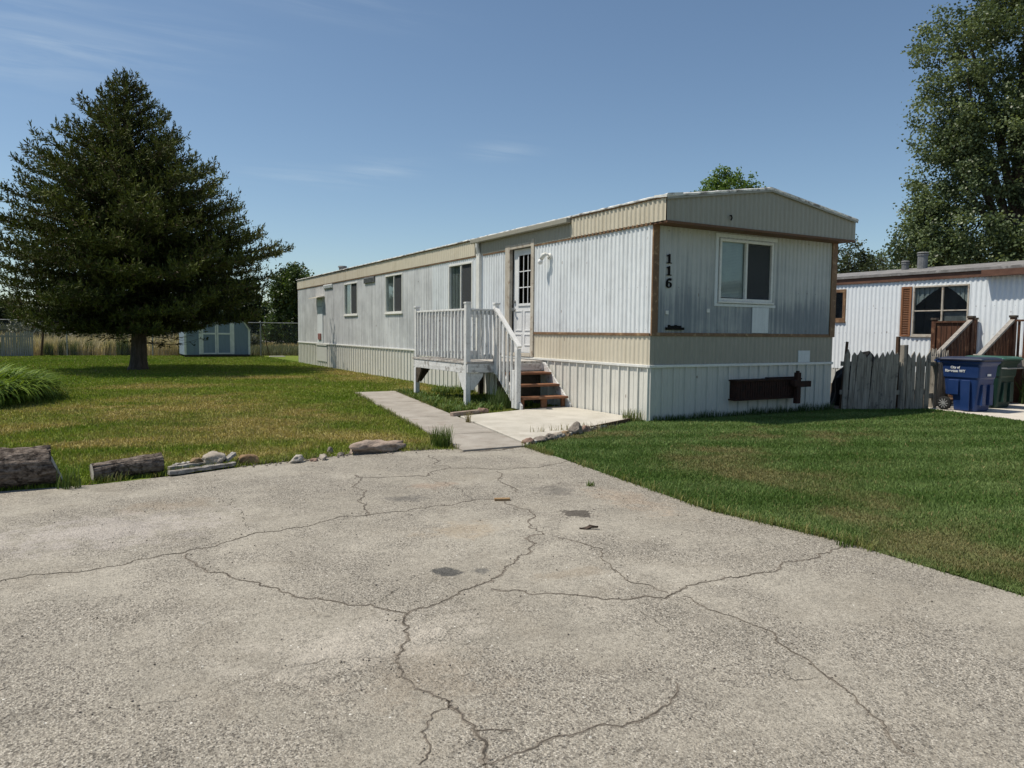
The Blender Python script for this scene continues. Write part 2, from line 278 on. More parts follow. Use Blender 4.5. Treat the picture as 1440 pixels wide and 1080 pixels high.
# ------------------------------------------------------------------ object helpers
ORG = {}
def tag(o, label=None, cat=None, group=None, kind=None):
    if label: o['label'] = label
    if cat: o['category'] = cat
    if group: o['group'] = group
    if kind: o['kind'] = kind
    return o
def thing(name, loc, label, cat, group=None):
    o = bpy.data.objects.new(name, None); COL.objects.link(o); o.location = loc; o.empty_display_size = .2
    ORG[o] = Vector(loc); return tag(o, label, cat, group)
def link(name, me, mat, parent=None, org=None):
    o = bpy.data.objects.new(name, me); COL.objects.link(o); me.materials.append(MT[mat] if isinstance(mat, str) else mat)
    if parent: o.parent = parent; ORG[o] = ORG[parent]
    else: o.location = org or (0, 0, 0); ORG[o] = Vector(org or (0, 0, 0))
    return o
class MB:
    def __init__(s): s.v = []; s.f = []
    def add(s, vs, fs):
        b = len(s.v); s.v += [tuple(v) for v in vs]; s.f += [tuple(i+b for i in f) for f in fs]; return s
    def box(s, x0, x1, y0, y1, z0, z1):
        return s.add([(x0,y0,z0),(x1,y0,z0),(x1,y1,z0),(x0,y1,z0),(x0,y0,z1),(x1,y0,z1),(x1,y1,z1),(x0,y1,z1)], [(0,3,2,1),(4,5,6,7),(0,1,5,4),(1,2,6,5),(2,3,7,6),(3,0,4,7)])
    def bar(s, p, q, w, h, up=(0, 0, 1)):
        p, q, up = Vector(p), Vector(q), Vector(up); d = (q-p).normalized(); a = d.cross(up)
        if a.length < 1e-4: a = d.cross(Vector((1, 0, 0)))
        a.normalize(); b = a.cross(d); a *= w/2; b *= h/2
        vs = [p-a-b, p+a-b, p+a+b, p-a+b, q-a-b, q+a-b, q+a+b, q-a+b]
        return s.add(vs, [(0,1,2,3),(7,6,5,4),(0,4,5,1),(1,5,6,2),(2,6,7,3),(3,7,4,0)])
    def tube(s, pts, rad, n=8, cap=True):
        pts = [Vector(p) for p in pts]; rad = rad if hasattr(rad, '__len__') else [rad]*len(pts); rings = []; a = None
        for i, p in enumerate(pts):
            d = (pts[min(i+1, len(pts)-1)]-pts[max(i-1, 0)]).normalized()
            if a is None: a = d.cross(Vector((0, 0, 1))); a = a if a.length > .05 else d.cross(Vector((1, 0, 0)))
            else: a = a - d*a.dot(d)
            a.normalize(); b = d.cross(a)
            rings.append([p + (a*math.cos(t)+b*math.sin(t))*rad[i] for t in [2*math.pi*k/n for k in range(n)]])
        vs = [v for r in rings for v in r]; fs = []
        for i in range(len(pts)-1):
            for k in range(n): fs.append((i*n+k, i*n+(k+1)%n, (i+1)*n+(k+1)%n, (i+1)*n+k))
        if cap: fs += [tuple(range(n))[::-1], tuple(range((len(pts)-1)*n, len(pts)*n))]
        return s.add(vs, fs)
    def prism(s, poly, fn, a0, a1):
        n = len(poly); vs = [fn(u, v, a0) for u, v in poly]+[fn(u, v, a1) for u, v in poly]
        return s.add(vs, [tuple(range(n))[::-1], tuple(range(n, 2*n))]+[(i, (i+1)%n, n+(i+1)%n, n+i) for i in range(n)])
    def loft(s, secs):
        n = len(secs[0]); vs = [v for r in secs for v in r]; fs = [tuple(range(n))[::-1], tuple(range((len(secs)-1)*n, len(secs)*n))]
        for i in range(len(secs)-1):
            for k in range(n): fs.append((i*n+k, i*n+(k+1)%n, (i+1)*n+(k+1)%n, (i+1)*n+k))
        return s.add(vs, fs)
    def build(s, name, mat, parent=None, smooth=False, bevel=0, org=None):
        o0 = ORG[parent] if parent else Vector(org or (0, 0, 0))
        me = bpy.data.meshes.new(name); me.from_pydata([(v[0]-o0[0], v[1]-o0[1], v[2]-o0[2]) for v in s.v], [], s.f)
        bm = bmesh.new(); bm.from_mesh(me); bmesh.ops.recalc_face_normals(bm, faces=bm.faces); bm.to_mesh(me); bm.free()
        if smooth:
            for p in me.polygons: p.use_smooth = True
        o = link(name, me, mat, parent, tuple(o0))
        if bevel:
            m = o.modifiers.new('bevel', 'BEVEL'); m.width = bevel; m.segments = 2; m.limit_method = 'ANGLE'
        return o
def np_mesh(name, V, F, mat, parent=None, cols=None, smooth=False, org=None):
    o0 = np.array(ORG[parent] if parent else Vector(org or (0, 0, 0)))
    V = np.asarray(V, dtype=np.float32)-o0.astype(np.float32); F = np.asarray(F, dtype=np.int32); k = F.shape[1]
    me = bpy.data.meshes.new(name); me.vertices.add(len(V)); me.vertices.foreach_set('co', V.ravel())
    me.loops.add(F.size); me.loops.foreach_set('vertex_index', F.ravel())
    me.polygons.add(len(F)); me.polygons.foreach_set('loop_start', np.arange(0, F.size, k, dtype=np.int32))
    if smooth: me.polygons.foreach_set('use_smooth', np.ones(len(F), dtype=bool))
    if cols is not None:
        a = me.color_attributes.new('Col', 'FLOAT_COLOR', 'POINT'); c = np.ones((len(V), 4), dtype=np.float32); c[:, :3] = cols; a.data.foreach_set('color', c.ravel())
    me.update(); me.validate()
    return link(name, me, mat, parent, tuple(o0))

_H = rng.random((256, 256))
def vnoise(x, y):
    xi, yi = np.floor(x).astype(int), np.floor(y).astype(int); fx, fy = x-xi, y-yi; fx = fx*fx*(3-2*fx); fy = fy*fy*(3-2*fy)
    g = lambda a, b: _H[a % 256, b % 256]
    return (g(xi, yi)*(1-fx)+g(xi+1, yi)*fx)*(1-fy)+(g(xi, yi+1)*(1-fx)+g(xi+1, yi+1)*fx)*fy
def fbm(x, y, o=4):
    s = 0; a = .5; t = 0
    for i in range(o): s = s+a*vnoise(x*2**i+17*i, y*2**i+31*i); t += a; a *= .55
    return s/t
def inside(poly, x, y):
    r = np.zeros(len(x), bool); n = len(poly)
    for i in range(n):
        (x1, y1), (x2, y2) = poly[i], poly[(i+1) % n]
        if y1 == y2: continue
        c = ((y1 > y) != (y2 > y)) & (x < (x2-x1)*(y-y1)/(y2-y1)+x1); r ^= c
    return r

# ------------------------------------------------------------------ world and sun
SUNV = Vector((-.45, .24, 1)).normalized()
elev = math.asin(SUNV.z); az = math.atan2(SUNV.x, SUNV.y)
W = bpy.data.worlds.new('World'); S.world = W; W.use_nodes = True; wt = W.node_tree
bg = wt.nodes['Background']; bg.inputs[1].default_value = .099
sky = wt.nodes.new('ShaderNodeTexSky'); sky.sky_type = 'NISHITA'; sky.sun_disc = False; sky.sun_elevation = elev; sky.sun_rotation = az
sky.altitude = 1200; sky.air_density = 1.0; sky.dust_density = 1.7; sky.ozone_density = .75
tc = wt.nodes.new('ShaderNodeTexCoord')
def wn(t, **k):
    o = wt.nodes.new(t)
    for a, b in k.items(): setattr(o, a, b)
    return o
sx = wn('ShaderNodeSeparateXYZ'); wt.links.new(tc.outputs['Generated'], sx.inputs[0])
CIRRUS = [(-.05, 3.05, .38, .30, .42), (-.35, 3.3, .4, .4, .40), (.28, 2.85, .22, .2, .25), (.55, 2.3, .35, .12, .28), (1.58, 4.5, .22, .32, .30), (2.0, 3.62, .16, .2, .34), (1.25, 4.95, .4, .3, .18)]
# cirrus on a flat layer high above: direction divided by its height
def wm(op, a, b):
    o = wn('ShaderNodeMath', operation=op)
    for i, v in enumerate((a, b)):
        if isinstance(v, (int, float)): o.inputs[i].default_value = v
        else: wt.links.new(v, o.inputs[i])
    return o.outputs[0]
zz = wm('MAXIMUM', sx.outputs[2], .04)
cx = wn('ShaderNodeCombineXYZ'); wt.links.new(wm('DIVIDE', sx.outputs[0], zz), cx.inputs[0]); wt.links.new(wm('DIVIDE', sx.outputs[1], zz), cx.inputs[1])
mp = wn('ShaderNodeMapping'); wt.links.new(cx.outputs[0], mp.inputs[0]); mp.inputs['Rotation'].default_value = (0, 0, R(14)); mp.inputs['Scale'].default_value = (.8, 2.6, 1)
nz = wn('ShaderNodeTexNoise'); wt.links.new(mp.outputs[0], nz.inputs[0]); nz.inputs['Scale'].default_value = 1.3; nz.inputs['Detail'].default_value = 9; nz.inputs['Roughness'].default_value = .62; nz.inputs['Distortion'].default_value = .7
acc = None
for (px_, py_, rx_, ry_, am) in CIRRUS:      # where the wisps hang on that layer
    dx_ = wm('DIVIDE', wm('SUBTRACT', wm('DIVIDE', sx.outputs[0], zz), px_), rx_); dy_ = wm('DIVIDE', wm('SUBTRACT', wm('DIVIDE', sx.outputs[1], zz), py_), ry_)
    g_ = wm('MULTIPLY', wm('POWER', 2.718, wm('MULTIPLY', -1.0, wm('ADD', wm('MULTIPLY', dx_, dx_), wm('MULTIPLY', dy_, dy_)))), am); acc = g_ if acc is None else wm('MAXIMUM', acc, g_)
mr0 = wn('ShaderNodeMapRange', interpolation_type='SMOOTHSTEP'); wt.links.new(nz.outputs[0], mr0.inputs[0]); mr0.inputs[1].default_value = .36; mr0.inputs[2].default_value = .72; mr0.inputs[4].default_value = .75
class _O: outputs = [wm('MULTIPLY', mr0.outputs[0], acc)]
mr = _O
mx = wn('ShaderNodeMix', data_type='RGBA'); wt.links.new(mr.outputs[0], mx.inputs[0]); wt.links.new(sky.outputs[0], mx.inputs[6]); mx.inputs[7].default_value = (6.2, 6.6, 7.2, 1)
gr = wn('ShaderNodeMix', data_type='RGBA', blend_type='MULTIPLY'); gr.inputs[0].default_value = 1; wt.links.new(mx.outputs[2], gr.inputs[6]); gr.inputs[7].default_value = (.95, 1.02, 1.01, 1)
wt.links.new(gr.outputs[2], bg.inputs[0])
sl = bpy.data.lights.new('sun', 'SUN'); sl.energy = 4.5; sl.angle = R(.53); sl.color = (1, .925, .80)
so = bpy.data.objects.new('sun', sl); COL.objects.link(so); so.location = SUNV*60; so.rotation_euler = SUNV.to_track_quat('Z', 'Y').to_euler()
S.view_settings.view_transform = 'Standard'; S.view_settings.look = 'None'; S.view_settings.exposure = .19; S.view_settings.gamma = 1
S.cycles.max_bounces = 6; S.cycles.transparent_max_bounces = 12; S.cycles.diffuse_bounces = 3

# ------------------------------------------------------------------ setting: ground, lawns, driveway, path
def sheet(name, x0, x1, y0, y1, z, mat, n=1):
    xs = np.linspace(x0, x1, n+1); ys = np.linspace(y0, y1, n+1); gx, gy = np.meshgrid(xs, ys)
    V = np.stack([gx.ravel(), gy.ravel(), np.full(gx.size, z)], 1); i = np.arange(n*(n+1)).reshape(n, n+1)[:, :-1].ravel()
    return np_mesh(name, V, np.stack([i, i+1, i+n+2, i+n+1], 1), mat)
tag(sheet('ground', -1500, 1500, -1500, 1500, -.05, 'field', 8), kind='structure')

TAN = [(-6.96, 4.58, 1.3, 1.0), (-7.47, 5.42, 1.3, .9), (-5.88, 2.22, .9, 1.3), (-6.19, 7.09, 1.4, .9), (-5.02, .1, .8, .8), (-6.51, -.36, 1.0, .5), (-5.3, 1.0, .8, .8),
       (-6.5, 10.6, 2.2, .7), (-3.13, 13.3, 1.0, .7), (-1.0, 11.5, .9, 1.6), (-.6, 14.5, .7, 3.5), (-.8, 7.9, .7, 1.2), (-4.3, -.3, .4, .8), (-5.6, 5.0, 1.2, 1.5), (-4.6, 3.2, .7, 1.0), (-7.6, 1.2, 1.6, .5), (-8.2, 3.3, 1.2, .6)]
TANR = [(-1.42, -.91, .7, .3), (-1.9, -1.1, .5, .3), (-1.95, -4.2, .45, .9), (-2.5, -5.2, .5, .6), (-2.6, -6.2, .6, .7), (-1.9, -5.6, .35, .7), (-1.7, -3.3, .4, .5), (.23, -1.75, .5, .2), (-2.95, -6.8, .3, 1.0), (-1.0, -3.0, .3, .5), (1.2, -2.6, .7, .25)]
def lawncol(x, y, right):
    n1 = fbm(x*.9, y*.9); n2 = fbm(x*3.1+9, y*3.1); n3 = fbm(x*.35+40, y*.35+7)
    t = np.zeros_like(x)
    xw = x+1.6*(fbm(x*.8+5, y*.8)-.5)+.5*(fbm(x*3, y*3+8)-.5); yw = y+2.4*(fbm(x*.8+50, y*.8+3)-.5)+.8*(fbm(x*3+4, y*3)-.5)
    for (cx_, cy_, rx, ry) in (TANR if right else TAN): t = np.maximum(t, np.exp(-(((xw-cx_)/rx)**2+((yw-cy_)/ry)**2)))
    t = np.clip(t*1.25*(.4+1.1*n2)+(n1-.56)*(.8 if right else 1.0), 0, 1)
    if right: g1, g2 = np.array([.084, .145, .034]), np.array([.182, .252, .092])
    else: g1, g2 = np.array([.122, .188, .022]), np.array([.245, .275, .056])
    k = (n3-.3)*.96+(n2-.3)*.7
    if right: k = k+.26*np.sin((x*.42+y*1.0+.9*n3)*6.0)
    k = np.clip(k, 0, 1)[:, None]; c = g1*(1-k)+g2*k
    ta = np.array([.20, .175, .085]) if right else np.array([.43, .32, .145]); t = t*(.75 if right else .68)
    return c*(1-t[:, None])+ta*t[:, None], t

PATH = [(-3.93, -1.38), (-3.06, -1.38), (-2.55, 1.65), (-1.65, 6.9), (-2.6, 6.88)]
PATIO = [(-3.028, -1.33), (-2.82, -1.18), (-.25, .14), (-.03, .3), (-.03, 2.41), (-2.515, 1.65)]
LEFT = [(-30, -1.5), (-7.7, -1.5), (-6.3, -1.22), (-5.1, -.98), (-4.2, -1.08), (-3.95, -1.25), (-2.62, 6.9), (-1.63, 6.93), (-2.5, 1.7), (-.02, 2.45), (-.02, 22.9), (4.6, 22.9), (4.6, 30.6), (-30, 38)]
RIGHT = [(-3.08, -1.33), (-2.82, -1.2), (-.25, .08), (-.05, .3), (0, .02), (4.4, .02), (4.5, -.05), (6.35, -.72), (5.95, -2.2), (5.3, -5), (4.8, -9), (4.4, -14), (-3.6, -14), (-3.3, -7), (-3.25, -5.9), (-3.41, -4.8), (-3.15, -2.4)]
def lawn_sheet(name, poly, z, right, step):
    bx = [p[0] for p in poly]; by = [p[1] for p in poly]
    xs = np.arange(max(min(bx), -24), max(bx)+step, step); ys = np.arange(min(by), max(by)+step, step); gx, gy = np.meshgrid(xs, ys)
    V = np.stack([gx.ravel(), gy.ravel(), np.full(gx.size, z)], 1); m, k = gx.shape
    i = (np.arange(m-1)[:, None]*k+np.arange(k-1)[None]).ravel(); F = np.stack([i, i+1, i+k+1, i+k], 1)
    cen = V[F].mean(1); ok = inside(poly, cen[:, 0], cen[:, 1]); F = F[ok]
    used = np.unique(F); mp_ = -np.ones(len(V), int); mp_[used] = np.arange(len(used)); V = V[used]; F = mp_[F]
    c, t = lawncol(V[:, 0], V[:, 1], right)
    return tag(np_mesh(name, V, F, 'lawn', cols=c*.95), kind='structure')
def lawn_blades(name, poly, right, z, dens0, box_, label=None):
    x0, x1, y0, y1 = box_; X = []; Y = []
    A = (x1-x0)*(y1-y0); n = int(A*dens0)
    x = rng.uniform(x0, x1, n); y = rng.uniform(y0, y1, n)
    d = np.hypot(x-CAM[0], y-CAM[1]); keep = rng.random(n) < np.minimum(1, (5.0/d)**1.65)
    x, y, d = x[keep], y[keep], d[keep]
    ok = inside(poly, x, y) & in_view(np.stack([x, y, np.zeros(len(x))], 1)); x, y, d = x[ok], y[ok], d[ok]
    # spruce foot and daylily bed stay bare
    c, t = lawncol(x, y, right); n = len(x); x = x+rng.normal(0, .022, n); y = y+rng.normal(0, .022, n)
    h = (rng.uniform(.016, .034, n) if right else rng.uniform(.02, .052, n))*(1-.35*t)*(.8+.5*fbm(x*2, y*2)); w = (.0034 if right else .0042)*np.maximum(1, d/5.5)*rng.uniform(.7, 1.4, n)
    a = rng.uniform(0, 2*np.pi, n); b = rng.uniform(0, 2*np.pi, n); lean = rng.uniform(.1, .9, n)*h
    p = np.stack([x, y, np.full(n, z)], 1); s = np.stack([np.cos(a), np.sin(a), 0*a], 1)*w[:, None]
    tip = p+np.stack([np.cos(b)*lean, np.sin(b)*lean, h], 1)
    V = np.empty((n, 3, 3)); V[:, 0] = p-s; V[:, 1] = p+s; V[:, 2] = tip
    v = rng.uniform(.7, 1.35, n)[:, None]; straw = (rng.random(n) < (.025+.18*t if right else .05+.25*t))[:, None]
    c = np.where(straw, np.array([.26, .21, .10])*v, c*v)
    o = np_mesh(name, V.reshape(-1, 3), np.arange(3*n).reshape(-1, 3), 'blade', cols=np.repeat(c, 3, 0))
    return tag(o, label, 'grass', kind='stuff')
lawn_sheet('lawn_left', LEFT, -.004, False, .2); lawn_sheet('lawn_right', RIGHT, -.0045, True, .12)
lawn_blades('grass', LEFT, False, -.006, 7000, (-17, 0, -1.6, 36), 'patchy yellowing lawn grass in front of the spruce, left of the path')
lawn_blades('grass', RIGHT, True, -.006, 13000, (-4, 6.5, -9, .2), 'dark green mown lawn grass right of the driveway')

dv = MB()
DRV = [(-22, -14), (-3.62, -14), (-3.30, -7.02), (-3.25, -5.88), (-3.42, -4.82), (-3.16, -2.42), (-3.05, -1.33), (-3.08, -1.30), (-4.24, -1.06), (-5.07, -.96), (-6.35, -1.22), (-6.97, -1.42), (-7.68, -1.55), (-8.4, -1.5), (-22, -1.7)]
dv.add([(x, y, 0) for x, y in DRV], [tuple(range(len(DRV)))])
drive = tag(dv.build('driveway', 'driveway'), kind='structure')
CR = {'a': [(-9.6, -4.25), (-8.12, -4.19), (-7.82, -4.18), (-7.42, -4.11), (-7.17, -4.09), (-6.75, -3.86), (-6.24, -3.76), (-5.88, -3.72), (-5.52, -3.7), (-5.04, -3.65), (-4.68, -3.66), (-4.9, -4.5), (-4.96, -4.79)],
 'b': [(-7.16, -4.12), (-7.01, -4.68), (-6.92, -4.84), (-6.82, -5.0), (-6.75, -5.2), (-6.59, -5.35), (-6.44, -5.48), (-6.32, -5.68)],
 'c': [(-4.96, -4.79), (-5.2, -5.01), (-5.51, -5.26), (-5.78, -5.47), (-6.01, -5.57), (-6.21, -5.66), (-6.33, -5.69), (-6.42, -5.94), (-6.52, -6.1), (-6.56, -6.15), (-6.59, -6.3), (-6.55, -6.46), (-6.51, -6.55), (-6.5, -6.68), (-6.51, -6.81), (-6.54, -6.93), (-6.59, -7.3)],
 'd': [(-6.51, -6.56), (-6.64, -6.69), (-6.68, -6.77), (-6.76, -6.9)], 'e': [(-6.51, -6.81), (-6.39, -6.86)],
 'f': [(-6.58, -7.0), (-6.45, -6.99), (-6.29, -6.97), (-6.06, -7.01), (-5.95, -7.03), (-5.83, -7.0), (-5.64, -6.87)],
 'g': [(-3.31, -5.95), (-3.61, -5.99), (-3.96, -6.0), (-4.22, -6.09), (-4.52, -6.04), (-4.76, -6.04), (-4.92, -6.08), (-5.05, -6.13), (-5.35, -5.95), (-5.52, -5.8), (-5.7, -5.64), (-5.79, -5.57)],
 'h': [(-4.94, -6.15), (-4.95, -6.37), (-4.91, -6.52), (-4.89, -6.72), (-4.99, -6.92), (-5.03, -7.06), (-5.08, -7.21), (-5.16, -7.38), (-5.29, -7.65)],
 'i': [(-4.92, -4.87), (-4.85, -5.06), (-4.93, -5.41), (-4.96, -5.55), (-5.04, -5.79), (-4.98, -6.08)],
 'j': [(-5.46, -2.16), (-5.66, -2.68), (-5.77, -3.39), (-5.88, -3.72)], 'k': [(-5.5, -2.26), (-4.88, -2.53), (-4.5, -2.23), (-4.31, -2.32), (-4.09, -2.52), (-3.82, -2.57), (-3.28, -2.47), (-3.16, -2.43)],
 'l': [(-4.38, -1.41), (-4.46, -2.11), (-4.5, -2.23)], 'm': [(-4.13, -2.59), (-4.37, -3.1), (-4.45, -3.56)], 'n': [(-4.89, -2.57), (-4.84, -3.1), (-4.93, -3.62)],
 'o': [(-6.75, -2.6), (-6.68, -3.18), (-6.73, -3.73)], 'p': [(-7.85, -6.03), (-7.77, -6.02), (-7.6, -6.04), (-7.4, -6.09), (-7.22, -6.05), (-6.91, -6.0), (-6.56, -6.12)],
 'q': [(-5.27, -6.16), (-5.33, -6.48)], 'r': [(-5.35, -6.96), (-5.17, -7.0), (-5.2, -7.09), (-5.09, -7.11)], 's': [(-6.43, -5.49), (-6.29, -5.38), (-6.22, -5.3)],
 't': [(-4.68, -3.66), (-3.9, -3.4), (-3.5, -3.5)], 'u': [(-3.97, -1.39), (-3.7, -1.42), (-3.35, -1.41), (-3.05, -1.37)]}
CW = dict(a=.010, b=.013, c=.014, d=.008, e=.008, f=.010, g=.013, h=.009, i=.008, j=.011, k=.012, l=.010, m=.010, n=.006, o=.006, p=.005, q=.005, r=.006, s=.006, t=.005, u=.05)
def crack(pts, w, seed):
    rs = random.Random(seed); P = [Vector((x, y, 0)) for x, y in pts]
    for it in range(6):
        Q = [P[0]]
        for a, b in zip(P, P[1:]):
            if (b-a).length > .022:
                d = b-a; nrm = Vector((-d.y, d.x, 0)); Q.append((a+b)/2+nrm*rs.gauss(0, .11))
            Q.append(b)
        P = Q
    m = MB(); vs = []
    for i, p in enumerate(P):
        d = (P[min(i+1, len(P)-1)]-P[max(i-1, 0)]).normalized(); nr = Vector((-d.y, d.x, 0)); t = i/(len(P)-1)
        k = w*.66*(.20+.95*abs(mnoise.noise(p*4+Vector((seed, 0, 0))))*1.4+.25*rs.random())*min(1, .25+4*min(t+.05, 1.05-t))*.5
        vs += [tuple(p+nr*k*rs.uniform(.6, 1.3)+Vector((0, 0, .0025))), tuple(p-nr*k*rs.uniform(.6, 1.3)+Vector((0, 0, .0025)))]
    m.add(vs, [(2*i, 2*i+1, 2*i+3, 2*i+2) for i in range(len(P)-1)])
    m.build('crack', 'crack', drive)
    if w < .008: return
    e = MB(); vs = []
    for i, p in enumerate(P):
        d = (P[min(i+1, len(P)-1)]-P[max(i-1, 0)]).normalized(); nr = Vector((-d.y, d.x, 0))
        a, b = [w*.45+max(0, .6*w*mnoise.noise(p*9+Vector((q, seed, 0)))+w*1.3*mnoise.noise(p*23+Vector((seed, q, 0)))) for q in (0, 40)]
        vs += [tuple(p+nr*a+Vector((0, 0, .0012))), tuple(p-nr*b+Vector((0, 0, .0012)))]
    e.add(vs, [(2*i, 2*i+1, 2*i+3, 2*i+2) for i in range(len(P)-1)]); e.build('crumbled_edge', 'crumble', drive)
for i, (k, p) in enumerate(CR.items()): crack(p, CW[k], i*7+3)

CR2 = [[(-3.42, 1.9), (-2.55, 1.85)], [(-3.0, 4.4), (-2.15, 4.35)], [(-3.75, -.1), (-2.8, -.2)]]
def slab(name, poly, z0, z1, mat, bevel=.012):
    m = MB(); m.prism(poly, lambda u, v, w: (u, v, w), z0, z1); return tag(m.build(name, mat, bevel=bevel), kind='structure')
slab('path', PATH, -.05, .022, 'path', .006); slab('patio', PATIO, -.05, .034, 'patio')
PAD = [(6.36, -.66), (5.96, -2.2), (5.32, -5), (4.83, -9), (4.5, -14), (16, -14), (10.2, -1.9), (9.0, -.75), (7.6, -.45)]
slab('bin_driveway', PAD, -.05, .012, 'binpad')
slab('mulch_bed', [(8.15, -.55), (9.2, -.7), (10.3, -1.8), (14, -10), (14, .2), (8.3, .2)], -.05, .03, 'mulch')
slab('side_yard', [(4.42, .04), (5.6, -.5), (6.3, -.7), (7.5, -.42), (8.2, -.5), (8.3, .2), (11, .2), (11, 22.9), (4.42, 22.9)], -.06, .004, 'soil')
for i, p in enumerate(CR2):
    m = MB(); n_ = 24; P = [(p[0][0]+(p[1][0]-p[0][0])*k/n_, p[0][1]+(p[1][1]-p[0][1])*k/n_+random.uniform(-.006, .006)) for k in range(n_+1)]
    m.add([(x, y+sg*.006, .0245) for x, y in P for sg in (-1, 1)], [(2*k, 2*k+1, 2*k+3, 2*k+2) for k in range(n_)]); m.build('joint', 'crack', bpy.data.objects['path'])
m = MB(); rs = random.Random(3)
xs = np.linspace(-260, 260, 90)
prof = [(0, -.05), (5, .35), (8, 1.25), (11, 1.3), (15, -.06)]
vs = [(x, 78-.12*x+d+rs.uniform(-.3, .3), z+(rs.uniform(-.12, .12) if 0 < i < 4 else 0)) for x in xs for i, (d, z) in enumerate(prof)]
fs = [(i*5+j, (i+1)*5+j, (i+1)*5+j+1, i*5+j+1) for i in range(89) for j in range(4)]
m.add(vs, fs); tag(m.build('rail_embankment', 'gravel'), kind='structure')

# ------------------------------------------------------------------ walls with ribs and window holes
def corr(m, fn, u0, u1, v0, v1, holes=(), wl=.11, depth=.018, prof=((0, 0), (.28, 0), (.5, 1), (.78, 1)), top=None):
    us = []
    k0 = math.floor(u0/wl)-1
    for k in range(k0, int(math.ceil(u1/wl))+1):
        for f, hh in prof: us.append(((k+f)*wl, hh*depth))
    def hgt(u):
        t = (u/wl) % 1; pr = list(prof)+[(1, prof[0][1])]
        for (a, ha), (b, hb) in zip(pr, pr[1:]):
            if a <= t <= b: return (ha+(hb-ha)*(t-a)/max(b-a, 1e-6))*depth
        return 0
    cut = sorted(set([round(u, 5) for u, _ in us if u0 < u < u1]+[u0, u1]+[h for H in holes for h in H[:2] if u0 < h < u1]))
    for a, b in zip(cut, cut[1:]):
        if b-a < 1e-5: continue
        seg = [(v0, None)]; mid = (a+b)/2; spans = []
        cur = v0
        for H in sorted([H for H in holes if H[0] <= mid <= H[1]], key=lambda H: H[2]):
            spans.append((cur, H[2])); cur = H[3]
        spans.append((cur, None))
        for lo, hi in spans:
            ta = hi if hi is not None else (top(a) if top else v1); tb = hi if hi is not None else (top(b) if top else v1)
            if ta-lo < 1e-4: continue
            m.add([fn(a, lo, hgt(a)), fn(b, lo, hgt(b)), fn(b, tb, hgt(b)), fn(a, ta, hgt(a))], [(0, 1, 2, 3)])
RIB = ((0, 0), (.03, 1.5), (.12, 1.5), (.15, 0), (.55, 0), (.57, .35), (.62, .35), (.64, 0))
SX = lambda u, v, d: (-d, u, v)              # the long left wall, out towards -X
EY = lambda u, v, d: (u, -d, v)              # the end wall, out towards -Y
def boxf(m, fn, u0, u1, v0, v1, d0, d1):
    m.prism([(u0, v0), (u1, v0), (u1, v1), (u0, v1)], lambda u, v, w: fn(u, v, w), d0, d1); return m

def window(parent, fn, u0, u1, v0, v1, mull, screen_side, blind=None, fm='vinyl', rail=False, fw=.045, label=None):
    f = MB()
    for a in ((u0, u1, v0, v0+fw), (u0, u1, v1-fw, v1), (u0, u0+fw, v0+fw, v1-fw), (u1-fw, u1, v0+fw, v1-fw)): boxf(f, fn, *a, -.06, .028)
    boxf(f, fn, mull-.022, mull+.022, v0+fw, v1-fw, -.04, .016)
    if rail: boxf(f, fn, u0+fw, mull-.022, (v0+v1)/2-.015, (v0+v1)/2+.015, -.03, .012); boxf(f, fn, mull+.022, u1-fw, (v0+v1)/2-.015, (v0+v1)/2+.015, -.03, .012)
    w = f.build('window', fm, parent, bevel=.004)
    if label: w['label'] = label
    s = MB(); boxf(s, fn, u0-.02, u1+.02, v0-.035, v0-.002, -.01, .05); s.build('sill', fm, w, bevel=.004)
    for k, (a, b) in enumerate(((u0+fw, mull-.022), (mull+.022, u1-fw))):
        m = MB(); boxf(m, fn, a, b, v0+fw, v1-fw, -.030, -.024); m.build('pane', 'glass', w)
        if screen_side and (k == 1) == (screen_side > 0):
            m = MB(); boxf(m, fn, a+.004, b-.004, v0+fw+.004, v1-fw-.004, -.014, -.012); m.build('screen', 'screen', w)
        elif blind == 'blind':
            m = MB(); z = v0+fw+.02
            while z < v1-fw: boxf(m, fn, a, b, z, z+.0225, -.058, -.046); z += .025
            m.build('blind', 'blind', w)
        elif blind:
            m = MB(); n = 14
            for i in range(n):
                p, q = a+(b-a)*i/n, a+(b-a)*(i+1)/n; dd = -.055-.02*(i % 2); boxf(m, fn, p, q, v0+fw, v1-fw, dd-.01, dd)
            m.build('curtain', 'curtain', w)  # added grey curtain standing in for reflections in the side windows
    # reveal closing the wall thickness
    m = MB(); boxf(m, fn, u0-.05, u1+.05, v0-.05, v1+.05, -.62, -.60)
    for a in ((u0-.05, u1+.05, v0-.05, v0-.04), (u0-.05, u1+.05, v1+.04, v1+.05), (u0-.05, u0-.04, v0-.04, v1+.04), (u1+.04, u1+.05, v0-.04, v1+.04)): boxf(m, fn, *a, -.60, -.02)
    m.build('room_behind', 'room', w)
    return w

